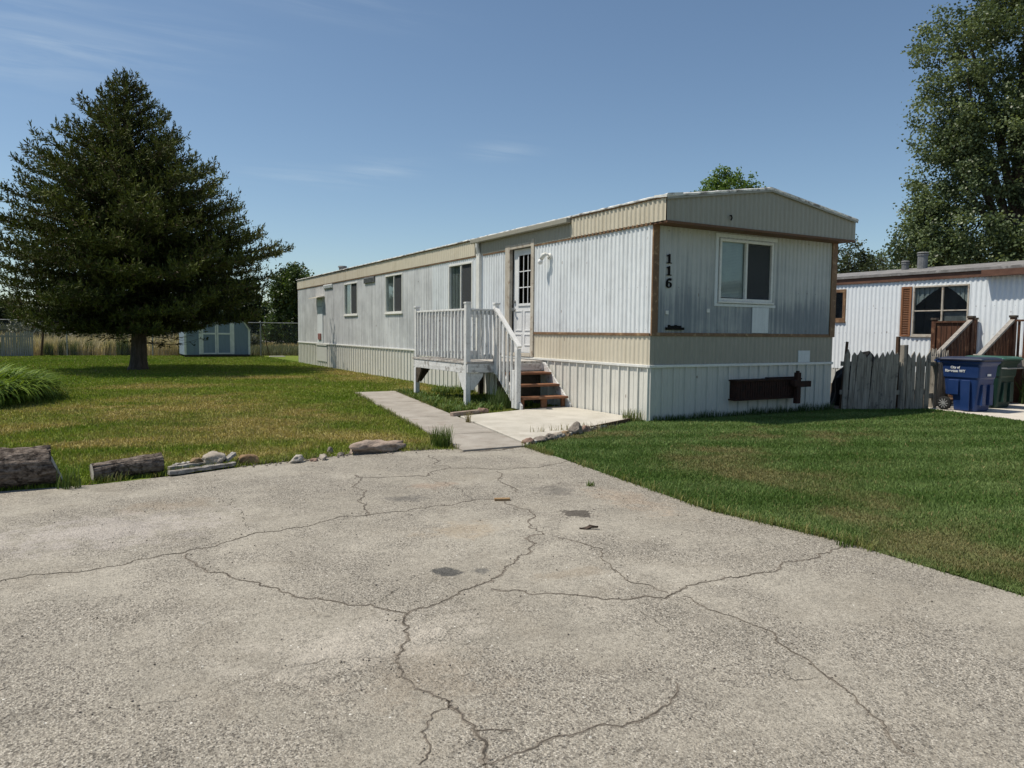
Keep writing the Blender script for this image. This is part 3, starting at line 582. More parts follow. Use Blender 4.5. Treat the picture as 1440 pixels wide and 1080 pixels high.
# ------------------------------------------------------------------ the mobile home
Wd, L = 4.40, 22.88
home = thing('mobile_home', (0, 0, 0), 'long weathered white mobile home numbered 116 with cream bands and white skirting', 'mobile home')
wins = [(14.72, 16.2, 1.91, 3.0), (10.66, 12.06, 1.91, 3.03), (6.24, 7.55, 1.86, 3.01)]
m = MB(); corr(m, SX, 0.0, 3.52, 1.38, 3.12); m.build('siding', 'siding', home)
m = MB(); corr(m, SX, 4.65, 8.6, .88, 3.12, [wins[2]]); m.build('siding', 'siding', home)
m = MB(); corr(m, SX, 8.6, L, .88, 3.12, wins[:2], depth=.014); m.build('siding', 'siding_far', home)
m = MB(); corr(m, SX, 0.0, 3.52, .88, 1.38, depth=.012); m.build('lower_band', 'cream', home)
m = MB(); corr(m, SX, 0.0, L, -.03, .86, wl=.245, depth=.018, prof=RIB); m.build('skirting', 'skirt', home)
m = MB(); corr(m, EY, 0.12, 4.27, 1.38, 3.12, [(1.43, 2.71, 1.95, 2.98)], wl=.1, depth=.010); m.build('end_wall', 'siding_end_shaded', home)
m = MB(); corr(m, EY, 0.0, Wd, .88, 1.38, wl=.1, depth=.008); m.build('lower_band', 'cream_shaded', home)
m = MB(); corr(m, EY, 0.0, Wd, -.03, .86, wl=.245, depth=.018, prof=RIB); m.build('skirting', 'skirt_shaded', home)
m = MB(); corr(m, lambda u, v, d: (Wd+d, u, v), 0, L, -.03, 3.14); m.build('siding', 'siding_far', home)
m = MB(); corr(m, lambda u, v, d: (u, L+d, v), 0, Wd, -.03, 3.46); m.build('siding', 'siding_far', home)
m = MB(); boxf(m, SX, 0, 3.5, 1.355, 1.40, .006, .030); boxf(m, SX, 0, 2.23, 3.085, 3.13, .006, .032); boxf(m, SX, 2.23, 3.52, 3.085, 3.125, .006, .028); boxf(m, SX, 4.66, 5.72, 3.085, 3.125, .006, .028); boxf(m, SX, 5.98, L, 3.085, 3.125, .006, .030)
boxf(m, EY, .125, 4.265, 1.355, 1.41, .006, .024); m.build('belt_trim', 'brown', home, bevel=.003)
m = MB(); boxf(m, SX, 0, L, .85, .895, .004, .036); boxf(m, EY, -.03, Wd, .85, .895, .004, .036); m.build('skirting_rail', 'vinyl', home, bevel=.006)
for a, b in ((-.002, .122), (4.268, Wd+.012)):
    m = MB(); boxf(m, EY, a, b, 1.357, 3.10, .001, .034); m.build('corner_trim', 'brown', home, bevel=.003)
# fascia, gable and roof
m = MB(); corr(m, lambda u, v, d: (-.03-d, u, v), -.35, 2.23, 3.115, 3.475); m.build('fascia', 'cream', home)
m = MB(); corr(m, lambda u, v, d: (-.03-d, u, v), 6.1, L+.02, 3.115, 3.475, depth=.009); m.build('fascia', 'cream', home)
m = MB(); corr(m, lambda u, v, d: (-.03-d, u, v), 2.23, 6.1, 3.115, 3.475, depth=.004); m.build('fascia', 'cream_shaded', home)  # stretch under the gutter, its shade carried by the darker cream
zt = lambda x: 3.47+.33*(1-abs(x-2.2)/2.24)
m = MB(); corr(m, lambda u, v, d: (u, -.35-d, v), -.03, 4.43, 3.10, 3.5, wl=.105, depth=.007, top=zt); m.build('gable_fascia', 'cream_shaded', home)
m = MB(); m.box(-.03, 4.43, -.346, -.012, 3.085, 3.10); m.box(-.035, 4.435, -.372, -.346, 3.078, 3.112); m.build('soffit', 'soffit', home)
m = MB(); m.box(4.43, 4.445, -.35, L, 3.10, 3.47); m.build('fascia', 'cream_shaded', home)
m = MB(); m.prism([(-.06, 3.475), (2.2, 3.805), (4.46, 3.475), (4.46, 3.50), (2.2, 3.835), (-.06, 3.50)], lambda u, v, w: (u, w, v), -.375, L+.05); m.build('roof', 'rooftop', home)
m = MB(); boxf(m, SX, -.36, 2.23, 3.452, 3.482, .034, .056); boxf(m, SX, 6.1, L+.03, 3.455, 3.482, .034, .056); m.build('eave_trim', 'brown', home, bevel=.003)
m = MB(); rs = random.Random(9); y = -.40                       # brushed-on roof coating, lumpy edge
ring = []
while y < L+.1:
    r = .030+rs.uniform(-.006, .008)
    ring.append([(-.068-rs.uniform(0, .006), y, 3.478+rs.uniform(-.006, .004)), (-.072, y, 3.496), (-.05, y, 3.508+rs.uniform(-.005, .005)), (.25, y, 3.55), (.25, y, 3.50), (-.03, y, 3.478)]); y += .11
m.loft(ring); m.build('roof_edge', 'roofcoat', home, smooth=False)
m = MB(); ring = []; xs_ = np.linspace(-.07, 4.47, 44)
for x in xs_:
    z = zt(x)+.01; j = rs.uniform(-.006, .006)
    ring.append([(x, -.386, z-.022+j), (x, -.392, z+.008), (x, -.37, z+.022+j), (x, -.1, z+.04), (x, -.1, z), (x, -.36, z-.02)])
m.loft(ring); m.build('roof_edge', 'roofcoat', home)
m = MB(); ring = []; m.bar((-.05, -.389, zt(-.03)-.035), (2.2, -.389, zt(2.2)-.03), .012, .03); m.bar((2.2, -.389, zt(2.2)-.03), (4.45, -.389, zt(4.43)-.035), .012, .03); m.build('gable_trim', 'cream_shaded', home)
# gutter over the door and its downspout
m = MB(); boxf(m, SX, 2.2, 6.12, 3.375, 3.470, .05, .15); g_ = m.build('gutter', 'cream_shaded', home, bevel=.012)
m = MB(); m.tube([(-.10, 5.85, 3.40), (-.10, 5.85, 3.28), (-.055, 5.85, 3.12)], .045, 8); boxf(m, SX, 5.78, 5.94, .32, 3.14, .012, .085); m.tube([(-.05, 5.86, .36), (-.07, 5.86, .24), (-.22, 5.80, .14), (-.30, 5.76, .13)], .045, 8); m.build('downspout', 'vinyl', home, bevel=.008)
# windows
for k, (a, b, c, d) in enumerate(wins): window(home, SX, a, b, c, d, (a+b)/2-.02*(k == 2), -1, 'curtain')  # grey curtains added to read as reflections in the left sashes
window(home, EY, 1.43, 2.71, 1.95, 2.98, 2.07, 1, 'blind')
m = MB(); boxf(m, EY, 1.34, 2.80, 1.86, 1.905, .006, .022); boxf(m, EY, 1.34, 2.80, 3.0, 3.06, .006, .022); boxf(m, EY, 1.34, 1.40, 1.905, 3.0, .006, .020); m.build('window_surround', 'patch', home)
# door
m = MB(); boxf(m, SX, 4.46, 4.66, .90, 3.20, -.03, .045); boxf(m, SX, 3.50, 3.61, .90, 3.24, -.03, .045); boxf(m, SX, 3.61, 4.46, 3.10, 3.19, -.03, .04); boxf(m, SX, 3.61, 4.46, .90, .965, -.03, .05); fr = m.build('door_frame', 'beige', home, bevel=.005)
m = MB(); boxf(m, SX, 3.615, 4.455, .968, 3.095, -.10, -.055)
for (a, b) in ((3.71, 3.99), (4.08, 4.36)):
    for (c, d) in ((1.12, 1.36), (1.42, 1.84)):
        for q in ((a, b, c, c+.025), (a, b, d-.025, d), (a, a+.025, c+.025, d-.025), (b-.025, b, c+.025, d-.025)): boxf(m, SX, *q, -.056, -.042)
GU0, GU1, GV0, GV1 = 3.68, 4.21, 1.98, 2.96
for q in ((GU0-.04, GU1+.04, GV0-.05, GV0), (GU0-.04, GU1+.04, GV1, GV1+.04), (GU0-.04, GU0, GV0, GV1), (GU1, GU1+.04, GV0, GV1)): boxf(m, SX, *q, -.056, -.036)
for i in (1, 2):
    u = GU0+(GU1-GU0)*i/3; boxf(m, SX, u-.010, u+.010, GV0, GV1, -.054, -.040); v = GV0+(GV1-GV0)*i/3; boxf(m, SX, GU0, GU1, v-.010, v+.010, -.0535, -.041)
door = m.build('door', 'doorwhite', home, bevel=.003)
m = MB(); boxf(m, SX, GU0, GU1, GV0, GV1, -.054, -.050); m.build('pane', 'glass_dark', door)
m = MB(); boxf(m, SX, GU0, GU1, GV0, GV1, -.0549, -.0542); m.build('pane_backing', 'room', door)
m = MB(); m.tube([(.05, 4.385, 1.86), (-.015, 4.385, 1.86)], [.032, .032], 12); m.tube([(-.015, 4.385, 1.86), (-.035, 4.30, 1.86)], .013, 8); m.build('handle', 'brass', door)
m = MB(); m.tube([(.06, 4.385, 2.03), (.02, 4.385, 2.03)], .03, 12); m.build('lock', 'brass', door)
# porch light
m = MB(); m.tube([(-.012, 2.94, 2.84), (-.045, 2.94, 2.84)], .06, 14); m.tube([(-.045, 2.94, 2.86), (-.11, 2.95, 2.885)], .018, 8); m.tube([(-.10, 2.94, 2.885), (-.13, 3.0, 2.86), (-.15, 3.05, 2.79)], [.035, .045, .038], 12); pl_ = m.build('porch_light', 'vinyl', home, smooth=True)
m = MB(); m.tube([(-.15, 3.05, 2.79), (-.155, 3.06, 2.76), (-.16, 3.07, 2.72), (-.162, 3.075, 2.69)], [.03, .048, .05, .02], 12); m.build('bulb', 'lettering', pl_, smooth=True)
# vents, service hatch, meter, pipe
for a, b, c, d in ((17.6, 18.75, 2.93, 3.08), (13.0, 14.0, 2.89, 3.08)):
    m = MB(); boxf(m, SX, a, b, c, d, .005, .05)
    for i in range(4): z = c+.02+i*(d-c-.04)/4; boxf(m, SX, a+.03, b-.03, z, z+.012, .05, .062)
    m.build('wall_vent', 'patch' if a > 15 else 'greymetal', home, bevel=.004)
m = MB(); boxf(m, SX, 18.95, 19.68, .90, 2.28, .006, .035); boxf(m, SX, 18.95, 19.68, 2.30, 2.62, .006, .03); hp = m.build('service_panel', 'patch', home, bevel=.004)
m = MB(); m.add([(-.02, 18.7, 2.68), (-.02, 19.95, 2.68), (-.30, 19.95, 2.62), (-.30, 18.7, 2.62), (-.02, 18.7, 2.64), (-.02, 19.95, 2.64), (-.30, 19.95, 2.59), (-.30, 18.7, 2.59)], [(0, 1, 2, 3), (4, 7, 6, 5), (0, 4, 5, 1), (1, 5, 6, 2), (2, 6, 7, 3), (3, 7, 4, 0)]); m.build('panel_hood', 'cream', home)
m = MB(); boxf(m, SX, 19.12, 19.52, 1.02, 1.26, .036, .07); m.build('meter_box', 'red', home, bevel=.006)
m = MB(); boxf(m, SX, 18.4, 19.8, .20, .80, .020, .034); boxf(m, SX, 18.36, 19.84, .80, .84, .02, .06); m.build('skirting_hatch', 'skirt_shaded', home, bevel=.004)
m = MB(); m.tube([(.35, 17.6, 3.5), (.35, 17.6, 3.68)], .13, 14); m.tube([(.35, 17.6, 3.68), (.35, 17.6, 3.73)], [.17, .15], 14); m.build('roof_vent', 'greymetal', home)
# end wall fittings
m = MB(); boxf(m, EY, 2.24, 2.64, 1.42, 1.855, .012, .020); m.build('wall_patch', 'patch', home)
m = MB(); boxf(m, EY, 3.45, 3.76, .90, 1.11, .010, .018); m.build('wall_patch', 'patch', home)
for u, v in ((.32, 1.73), (1.21, 1.78)):
    m = MB(); boxf(m, EY, u-.03, u+.03, v-.03, v+.03, .011, .022); m.build('cover_plate', 'vinyl', home)
m = MB(); boxf(m, EY, .30, .67, 1.455, 1.495, .008, .045)
for i in range(6): boxf(m, EY, .345+i*.047, .385+i*.047, 1.496, 1.522+(.012 if i % 3 == 0 else 0), .012, .03)
m.build('name_bracket', 'black', home)
m = MB(); m.tube([(1.29, -.36, 3.29), (1.29, -.385, 3.29), (1.30, -.39, 3.25), (1.28, -.39, 3.215)], .012, 6); m.build('wire_hook', 'black', home)
def digit(parent, ch, u0, v0, w, h):
    m = MB(); f = lambda u, v, d: EY(u0+u*w, v0+v*h, d); D = (.008, .026)
    if ch == '1':
        m.prism([(.36, .10), (.66, .10), (.66, 1.0), (.50, 1.0), (.14, .84), (.14, .74), (.36, .79)], f, *D); m.prism([(.12, 0), (.90, 0), (.90, .10), (.12, .10)], f, *D)
    else:
        cx_, cy_, a, b = .52, .30, .42, .30; n = 28; o = []; i_ = []
        for k in range(n):
            t = 2*math.pi*k/n; o.append((cx_+a*math.cos(t), cy_+b*math.sin(t))); i_.append((cx_+a*.40*math.cos(t), cy_+b*.66*math.sin(t)))
        for k in range(n): q = (k+1) % n; m.prism([o[k], o[q], i_[q], i_[k]], f, *D)
        arc = [(R(180-t*1.0)) for t in range(0, 125, 12)]; P = []; Q = []
        for t in arc: P.append((.66+.56*math.cos(t), .42+.58*math.sin(t))); Q.append((.66+.30*math.cos(t), .44+.47*math.sin(t)))
        for k in range(len(P)-1): m.prism([P[k], P[k+1], Q[k+1], Q[k]], f, D[0], D[1]-.001)
        m.prism([(.74+.15*math.cos(2*math.pi*k/12), .82+.085*math.sin(2*math.pi*k/12)) for k in range(12)], f, D[0], D[1]-.002)
    return m.build('house_number', 'black', parent)
digit(home, '1', .285, 2.505, .115, .15); digit(home, '1', .285, 2.315, .115, .15); digit(home, '6', .275, 2.12, .135, .155)
# trailer hitch poking from the skirting
m = MB(); boxf(m, EY, 1.77, 3.33, .30, .60, .0, .16)
hy = m.build('trailer_hitch', 'rust', home, bevel=.006)
m = MB()
for i in range(26): u = 1.80+i*.058; boxf(m, EY, u, u+.022, .315, .585, .16, .172)
boxf(m, EY, 1.72, 3.36, .60, .625, .0, .19); boxf(m, EY, 1.72, 3.34, .272, .297, .0, .19); boxf(m, EY, 2.6, 3.4, .626, .645, .02, .10); m.build('flange', 'rust', hy)
m = MB(); boxf(m, EY, 3.14, 3.24,   .18, .73, .19, .27); boxf(m, EY, 3.165, 3.215, .73, .76, .205, .255); m.build('jack_post', 'rust', hy, bevel=.006)
m = MB(); boxf(m, EY, 3.08, 3.52, .47, .575, .195, .262); boxf(m, EY, 3.05, 3.16, .49, .60, .19, .29); m.build('coupler', 'rust', hy, bevel=.006)

# ------------------------------------------------------------------ the porch
po = thing('porch', (-.85, 4.3, 0), 'white railed wooden porch with peeling paint and brown open stairs at the door', 'porch')
rs = random.Random(5)
X0, YA, YB, ZD = -1.70, 3.05, 5.66, .84
m = MB(); y = YA+.01
while y < YB-.05: m.box(X0-.012, -.06, y, y+.132, ZD-.038, ZD+rs.uniform(-.002, .004)); y += .14
m.build('deck_floor', 'deck', po, bevel=.004)
for b in ((X0, X0+.04, YA+.045, YB-.045, .63, ZD-.042), (X0, -.05, YA, YA+.042, .64, ZD-.042), (X0, -.05, YB-.042, YB, .64, ZD-.042)):
    m = MB(); m.box(*b); m.build('rim_beam', 'rim', po, bevel=.004)
for (x, y, z1, z0) in ((X0+.035, YA+.09, 1.90, 0), (X0+.035, YB-.09, .62, 0), (-.14, YA+.1, .62, 0), (-.14, YB-.1, .62, 0)):
    m = MB(); s_ = .048; m.box(x-s_, x+s_, y-s_, y+s_, z0-.02, z1); m.build('post', 'whitewood' if x < -1 else 'darkwood', po, bevel=.005)
def cap(x, y, z):
    m = MB(); m.box(x-.056, x+.056, y-.056, y+.056, z, z+.035); m.build('post_cap', 'whitewood', po, bevel=.006)
cap(X0+.035, YA+.09, 1.90)
m = MB(); m.box(X0-.002, X0+.085, YB-.13, YB-.045, ZD+.006, 1.88); m.build('post', 'whitewood', po, bevel=.005); cap(X0+.042, YB-.088, 1.88)
m = MB(); m.box(-1.15, -1.06, YA-.03, YA+.06, .60, 1.90); m.build('post', 'whitewood', po, bevel=.005); cap(-1.105, YA+.015, 1.90)
def gus(p, ax, sgn, mat='whitewood'):
    m = MB(); x, y = p; q = [(0, .63), (sgn*.26, .63), (sgn*.26, .58), (sgn*.06, .32), (0, .32)]
    m.prism(q, (lambda u, v, w: (x+w, y+u, v)) if ax == 'y' else (lambda u, v, w: (x+u, y+w, v)), -.02, .02); m.build('brace', mat, po)
gus((X0+.02, YA+.14), 'y', 1); gus((X0+.02, YB-.14), 'y', -1, 'darkwood'); gus((X0+.085, YA+.06), 'x', 1); gus((X0+.085, YB-.06), 'x', 1, 'darkwood')
def rail(p, q, n):
    p, q = Vector(p), Vector(q)
    for nm, z, w, h in (('top_rail', 1.80, .085, .036), ('rail_board', 1.745, .036, .075), ('bottom_rail', .93, .036, .085)):
        m = MB(); m.bar(p+Vector((0, 0, z)), q+Vector((0, 0, z)), w, h); m.build(nm, 'whitewood', po, bevel=.004)
    d = (q-p); nr = Vector((d.y, -d.x, 0)).normalized()*.038
    for i in range(n):
        c = p+d*((i+.7)/(n+.4))+nr; m = MB(); j = rs.uniform(-.004, .004)
        m.bar(c+Vector((j, 0, .885)), c+Vector((-j, 0, 1.775)), .038, .038, (1, 0, 0)); m.build('baluster', 'whitewood', po, bevel=.003)
rail((X0+.05, YB-.14, 0), (X0+.05, YA+.15, 0), 15)
rail((X0+.09, YA+.07, 0), (-1.16, YA+.05, 0), 5)
rail((-.08, YB-.08, 0), (X0+.1, YB-.08, 0), 11)
# stairs
YS = [(2.14, 2.43, .235), (2.43, 2.72, .44), (2.72, 3.0, .645)]
for y0, y1, z in YS:
    m = MB(); m.box(-1.06, -.10, y0-.02, y1, z-.04, z); m.build('tread', 'tread', po, bevel=.004)
for a, b in ((-.62, -.50), (-1.05, -.98), (-.18, -.11)):
    m = MB(); m.box(a, b, 2.22, 2.26, .0, .19); m.build('tread_support', 'tread', po)
m = MB(); m.box(-1.04, -.10, 3.11, 3.13, .06, .62); m.build('shade_panel', 'darkwood', po)  # added dark board standing in for the shade under the deck
m = MB(); m.box(-1.06, -.10, 3.008, 3.046, .665, .80); m.build('riser', 'rim', po)
for x in (-1.105, -.075):
    m = MB(); m.prism([(3.04, .82), (2.98, .82), (2.08, .10), (2.08, .02), (2.28, .02), (3.04, .60)], lambda u, v, w: (w, u, v), x-.019, x+.019); m.build('stringer', 'rim', po, bevel=.004)
m = MB(); m.bar((-1.13, 3.02, 1.83), (-1.13, 2.14, 1.13), .085, .036); m.build('handrail', 'whitewood', po, bevel=.004)
m = MB(); m.bar((-1.13, 2.99, 1.765), (-1.13, 2.2, 1.135), .036, .08); m.build('rail_board', 'whitewood', po, bevel=.004)
for i in range(5):
    y = 2.92-i*.14; m = MB(); zz_ = 1.76-(2.99-y)*.797; m.box(-1.185, -1.148, y-.019, y+.019, .66-(2.99-y)*.78, zz_); m.build('baluster', 'whitewood', po, bevel=.003)
for y, z1 in ((2.2, 1.10), (2.30, .72)):
    m = MB(); m.box(-1.175, -1.09, y-.042, y+.042, .04, z1); m.build('post', 'whitewood', po, bevel=.005)

# ------------------------------------------------------------------ foliage tools
def quads(P, D, Nn, Ln, Wn):     # a pointed leaf at each P along D, lying across Nn
    D = D/np.linalg.norm(D, axis=1, keepdims=True); sd = np.cross(D, Nn); sd /= np.maximum(np.linalg.norm(sd, axis=1, keepdims=True), 1e-6)
    V = np.empty((len(P), 4, 3)); V[:, 0] = P; V[:, 1] = P+D*Ln[:, None]*.5+sd*Wn[:, None]; V[:, 2] = P+D*Ln[:, None]; V[:, 3] = P+D*Ln[:, None]*.5-sd*Wn[:, None]
    return V.reshape(-1, 3), np.arange(4*len(P)).reshape(-1, 4)
def rv(n):
    v = rng.normal(size=(n, 3)); return v/np.linalg.norm(v, axis=1, keepdims=True)

def spruce(loc, H=9.4):
    t = thing('spruce_tree', loc, 'big dark blue-green spruce tree with a broad conical crown on the left lawn', 'tree')
    bx, by, bz = loc
    m = MB(); zs = [-.1, .0, .12, .35, .8, 1.6, 3, 5, 7, 8.6, 9.75]; rr = [.42, .36, .30, .265, .245, .22, .18, .13, .075, .03, .012]
    pts = [(bx+.05*math.sin(z*.8)-.18*max(0, z-5)/4.4, by+.04*math.cos(z), bz+z) for z in zs]; m.tube(pts, rr, 14)
    prof = [(.9, 2.2), (1.3, 3.2), (1.8, 3.7), (2.6, 4.1), (3.7, 4.2), (4.8, 4.05), (5.7, 3.8), (6.4, 3.2), (6.8, 2.85), (7.35, 2.3), (8.1, 1.5), (8.8, .9), (9.4, .5), (9.95, .1)]
    zP, rP = zip(*prof); P = []; D = []; br = MB()
    z = 1.55; TT = []
    def branch(z, azm, Lb, kind=0):
        tip = (z/H); a = .02+.95*max(0, tip-.22); b = .30*(1-tip)+.10; c_ = .22*(1-tip)+.12
        hx = np.array([math.cos(azm), math.sin(azm), 0]); sd = np.array([-hx[1], hx[0], 0]); wob = U(-.10, .10); pts = []
        n = max(4, int(Lb/.13))
        base = np.array([bx-.18*max(0, z-5)/4.4, by, bz+z])
        for i in range(n+1):
            s = i/n; pts.append(base+hx*Lb*s+sd*Lb*wob*s*s+np.array([0, 0, Lb*(a*s-b*s*s+c_*s**3)]))
        pts = np.array(pts); br.tube([tuple(p) for p in pts[::2]], list(np.linspace(.035+.012*Lb, .006, len(pts[::2]))), 5, False)
        for i in range(1, n+1):
            s = i/n
            if s < .13: continue
            d = pts[i]-pts[i-1]; d /= np.linalg.norm(d)
            for k in range(4): P.append(pts[i]+rng.normal(size=3)*.03); D.append(d+rng.normal(size=3)*.5+np.array([0, 0, .35])); TT.append(s*s)
            if s > .35 and Lb > .5:
                for k in range(5): P.append(pts[i]+rng.normal(size=3)*np.array([.13, .13, .08])*min(1.3, .5+Lb*.3)+np.array([0, 0, .10])); D.append(hx*.5+rng.normal(size=3)*.6+np.array([0, 0, .75])); TT.append(s*s)
            for sg in (-1, 1):
                if rng.random() < .10: continue
                l = min(.95, .36*(Lb*(1-s))+.30*min(1, Lb/1.5)+.06)*rng.uniform(.55, 1.15); ang = R(rng.uniform(38, 66))
                e = d*math.cos(ang)+sd*sg*math.sin(ang)+np.array([0, 0, rng.uniform(-.32, .12)]); e /= np.linalg.norm(e); q = int(l/.046)+1
                curl = rng.uniform(.0, .30)
                for j in range(q+1):
                    g = j/max(q, 1); p = pts[i]+e*l*g+np.array([0, 0, curl*l*g*g*.6])
                    P.append(p+rng.normal(size=3)*.012); D.append(e+rng.normal(size=3)*.55+np.array([0, 0, .12+curl*g])); TT.append(s*s*.5+g*.5)
                    if rng.random() < .7: P.append(p); D.append(e*.3+rng.normal(size=3)*.8+np.array([0, 0, .15])); TT.append(s*s*.5+g*.3)
                    if j >= q-1 and s > .45:
                        for k in range(3): P.append(p+np.array([0, 0, .05*k])); D.append(e*.6+np.array([0, 0, .9])+rng.normal(size=3)*.38); TT.append(1.0)
    while z < 9.15:
        tp_ = z/H; ris = .95*max(0, tp_-.22)-(.30*(1-tp_)+.10)+.22*(1-tp_)+.12; lo_, hi_ = 0.0, 6.0
        for _i in range(24):
            md = (lo_+hi_)/2
            if md < float(np.interp(z+md*ris+.12, zP, rP)): lo_ = md
            else: hi_ = md
        Rz = lo_; nb = int(6+3*min(1, Rz/3)+(2 if z < 5.2 else 0)); a0 = U(0, 6.28)
        for k in range(nb):
            azm = a0+6.283*k/nb+U(-.28, .28)
            side = 1+(.03+.05*min(1, max(0, (z-3)/3)))*math.cos(azm-R(165))
            Lb = Rz*side*(U(.84, 1.03) if rng.random() < .92 else U(1.0, 1.05))
            if z < 1.9: Lb *= U(.55, 1.0)
            if rng.random() < .16: Lb *= .78
            branch(z+U(-.16, .16), azm, max(.15, Lb))
        z += .30
    branch(3.55, R(-8), 4.85); branch(3.45, R(-16), 4.5); branch(3.7, R(0), 4.5); branch(1.75, R(-150), 3.9); branch(1.9, R(-35), 3.9)
    for k in range(60): P.append(np.array([bx-.19+U(-.03, .03), by+U(-.03, .03), 8.9+k*.015])); D.append(np.array([U(-.8, .8), U(-.8, .8), 1.0])); TT.append(.8)
    for k in range(16):        # bare dead twigs below the crown
        a_ = U(0, 6.28); z0 = U(.95, 1.6); L_ = U(.8, 2.0); p_ = Vector((bx, by, bz+z0)); q_ = []
        for i in range(7): f_ = i/6; q_.append(p_+Vector((math.cos(a_+.25*f_)*L_*f_, math.sin(a_+.25*f_)*L_*f_, -.10*L_*math.sin(f_*3)+.05*f_)))
        br.tube(q_, list(np.linspace(.016, .004, 7)), 5, False)
        for i in range(2, 7):
            for sg in (-1, 1):
                b_ = a_+sg*U(.5, 1.0); l_ = U(.12, .40); e_ = q_[i]+Vector((math.cos(b_)*l_, math.sin(b_)*l_, U(-.12, .04))); br.tube([q_[i], e_], [.006, .003], 4, False)
                if U(0, 1) < .4:
                    for j in range(5): P.append(np.array(e_)+rng.normal(size=3)*.03); D.append(np.array([math.cos(b_), math.sin(b_), -.1])+rng.normal(size=3)*.5); TT.append(.2)
    m.build('trunk', 'bark', t, smooth=True); br.build('branches', 'bark', t, smooth=True)
    P = np.array(P); D = np.array(D); n = len(P)
    V, F = quads(P, D, rv(n), rng.uniform(.09, .17, n), rng.uniform(.014, .024, n))
    rad = np.hypot(P[:, 0]-bx, P[:, 1]-by)
    k = rng.uniform(.65, 1.35, n)[:, None]; new = np.clip((fbm(P[:, 0]*1.3+P[:, 2], P[:, 1]*1.3)*2-.55)*.6+np.array(TT)*.55-.1, 0, 1)[:, None]
    c = (np.array([.028, .038, .014])*(1-new)+np.array([.100, .118, .028])*new)*k
    dead = (rng.random(n) < .06)[:, None]; c = np.where(dead, np.array([.075, .055, .035])*k, c)
    np_mesh('crown', V, F, 'needle', t, np.repeat(c, 4, 0)); return t
spruce((-6.34, 18.6, 0))

def broadleaf(name, loc, label, blobs, ncl, per, cr, ls, cA, cB, group=None, trunk_r=.3, cat='tree', shell=.55, yell=0.0, limb=True):
    """blobs: (dx, dy, z, rx, ry, rz)"""
    t = thing(name, loc, label, cat, group); L0 = np.array(loc)
    w = np.array([b[3]*b[4]*b[5] for b in blobs])**.72; w /= w.sum(); idx = rng.choice(len(blobs), ncl, p=w)
    B = np.array(blobs)[idx]; dirs = rv(ncl); rad = np.where(rng.random(ncl) < .7, rng.uniform(shell, 1.0, ncl), rng.uniform(.15, 1, ncl)) 
    C = L0+B[:, :3]+dirs*B[:, 3:]*rad[:, None]
    C = C[C[:, 2] > L0[2]+.3]; ncl = len(C)
    out = (C-(L0+np.array([0, 0, np.mean([b[2] for b in blobs])]))); out /= np.linalg.norm(out, axis=1, keepdims=True)
    n = ncl*per; ci = np.repeat(np.arange(ncl), per)
    tw = rv(ncl)*.8+out*.7+np.array([0, 0, .15]); tw /= np.linalg.norm(tw, axis=1, keepdims=True)
    off = rng.normal(size=(n, 3))*cr*np.array([.62, .62, .45])+tw[ci]*(rng.uniform(-1.3, 1.5, n)*cr)[:, None]; P = C[ci]+off
    Dv = rv(n)+tw[ci]*.6+np.array([0, 0, -.25]); Nn = rv(n)+np.array([0, 0, .9])
    V, F = quads(P, Dv, Nn, rng.uniform(.7, 1.3, n)*ls, rng.uniform(.30, .46, n)*ls)
    cl = rng.uniform(0, 1, ncl)[ci][:, None]; k = rng.uniform(.75, 1.25, n)[:, None]; c = (np.array(cA)*(1-cl)+np.array(cB)*cl)*k
    np_mesh('crown', V, F, 'leaf', t, np.repeat(c, 4, 0))
    m = MB(); top = max(b[2] for b in blobs)
    m.tube([(loc[0], loc[1], loc[2]-.1), (loc[0]+.05, loc[1], loc[2]+top*.3), (loc[0]-.05, loc[1]+.05, loc[2]+top*.65), (loc[0], loc[1], loc[2]+top)], [trunk_r*1.2, trunk_r*.85, trunk_r*.5, trunk_r*.15], 9)
    if limb:
        for b in blobs:
            p = Vector(loc)+Vector((0, 0, max(.8, b[2]*.45))); q = Vector(loc)+Vector(b[:3]); mid = (p+q)/2+Vector((0, 0, .12*b[2]))*.5
            m.tube([p, mid, q], [trunk_r*.45, trunk_r*.3, trunk_r*.12], 6, False)
            for k_ in range(5):
                e = q+Vector(tuple(rv(1)[0]*np.array(b[3:])*.75)); m.tube([mid.lerp(q, U(.3, .9)), e], [trunk_r*.14, trunk_r*.04], 5, False)
    m.build('trunk', 'bark', t, smooth=True); return t

# cottonwood beyond the neighbour's home
broadleaf('cottonwood_tree', (20.75, 4.95, 0), 'tall cottonwood tree rising behind the neighbour\'s white mobile home', 
          [(-1.7, 1.2, 4.9, 2.0, 2.0, 1.7), (-1.7, 1.2, 7.0, 1.5, 1.6, 1.5), (-1.5, 1.2, 9.3, 1.8, 1.8, 1.7), (-1.4, 1.2, 11.5, 1.7, 1.8, 1.8), (0, 0, 13.2, 2.2, 2.2, 2.0), (1.5, -1.2, 10.5, 2.6, 2.6, 2.6), (0, 0, 8, 2.4, 2.4, 2.6), (1.6, -1.6, 6, 2.6, 2.6, 2.2), (.2, 0, 15.5, 1.7, 1.7, 1.8), (-.4, -1.5, 4.2, 2.3, 2.3, 1.6), (3, -2.5, 8, 2.2, 2.2, 2.4), (-2.6, 1.9, 5.9, 1.0, 1.0, .9), (-2.1, 1.5, 4.2, 1.7, 1.7, 1.2), (-1.9, 1.3, 8.2, 1.0, 1.0, .9), (1.5, -1.2, 13, 2, 2, 2.2)],
          1500, 125, .25, .105, (.064, .095, .042), (.178, .225, .108), trunk_r=.38)
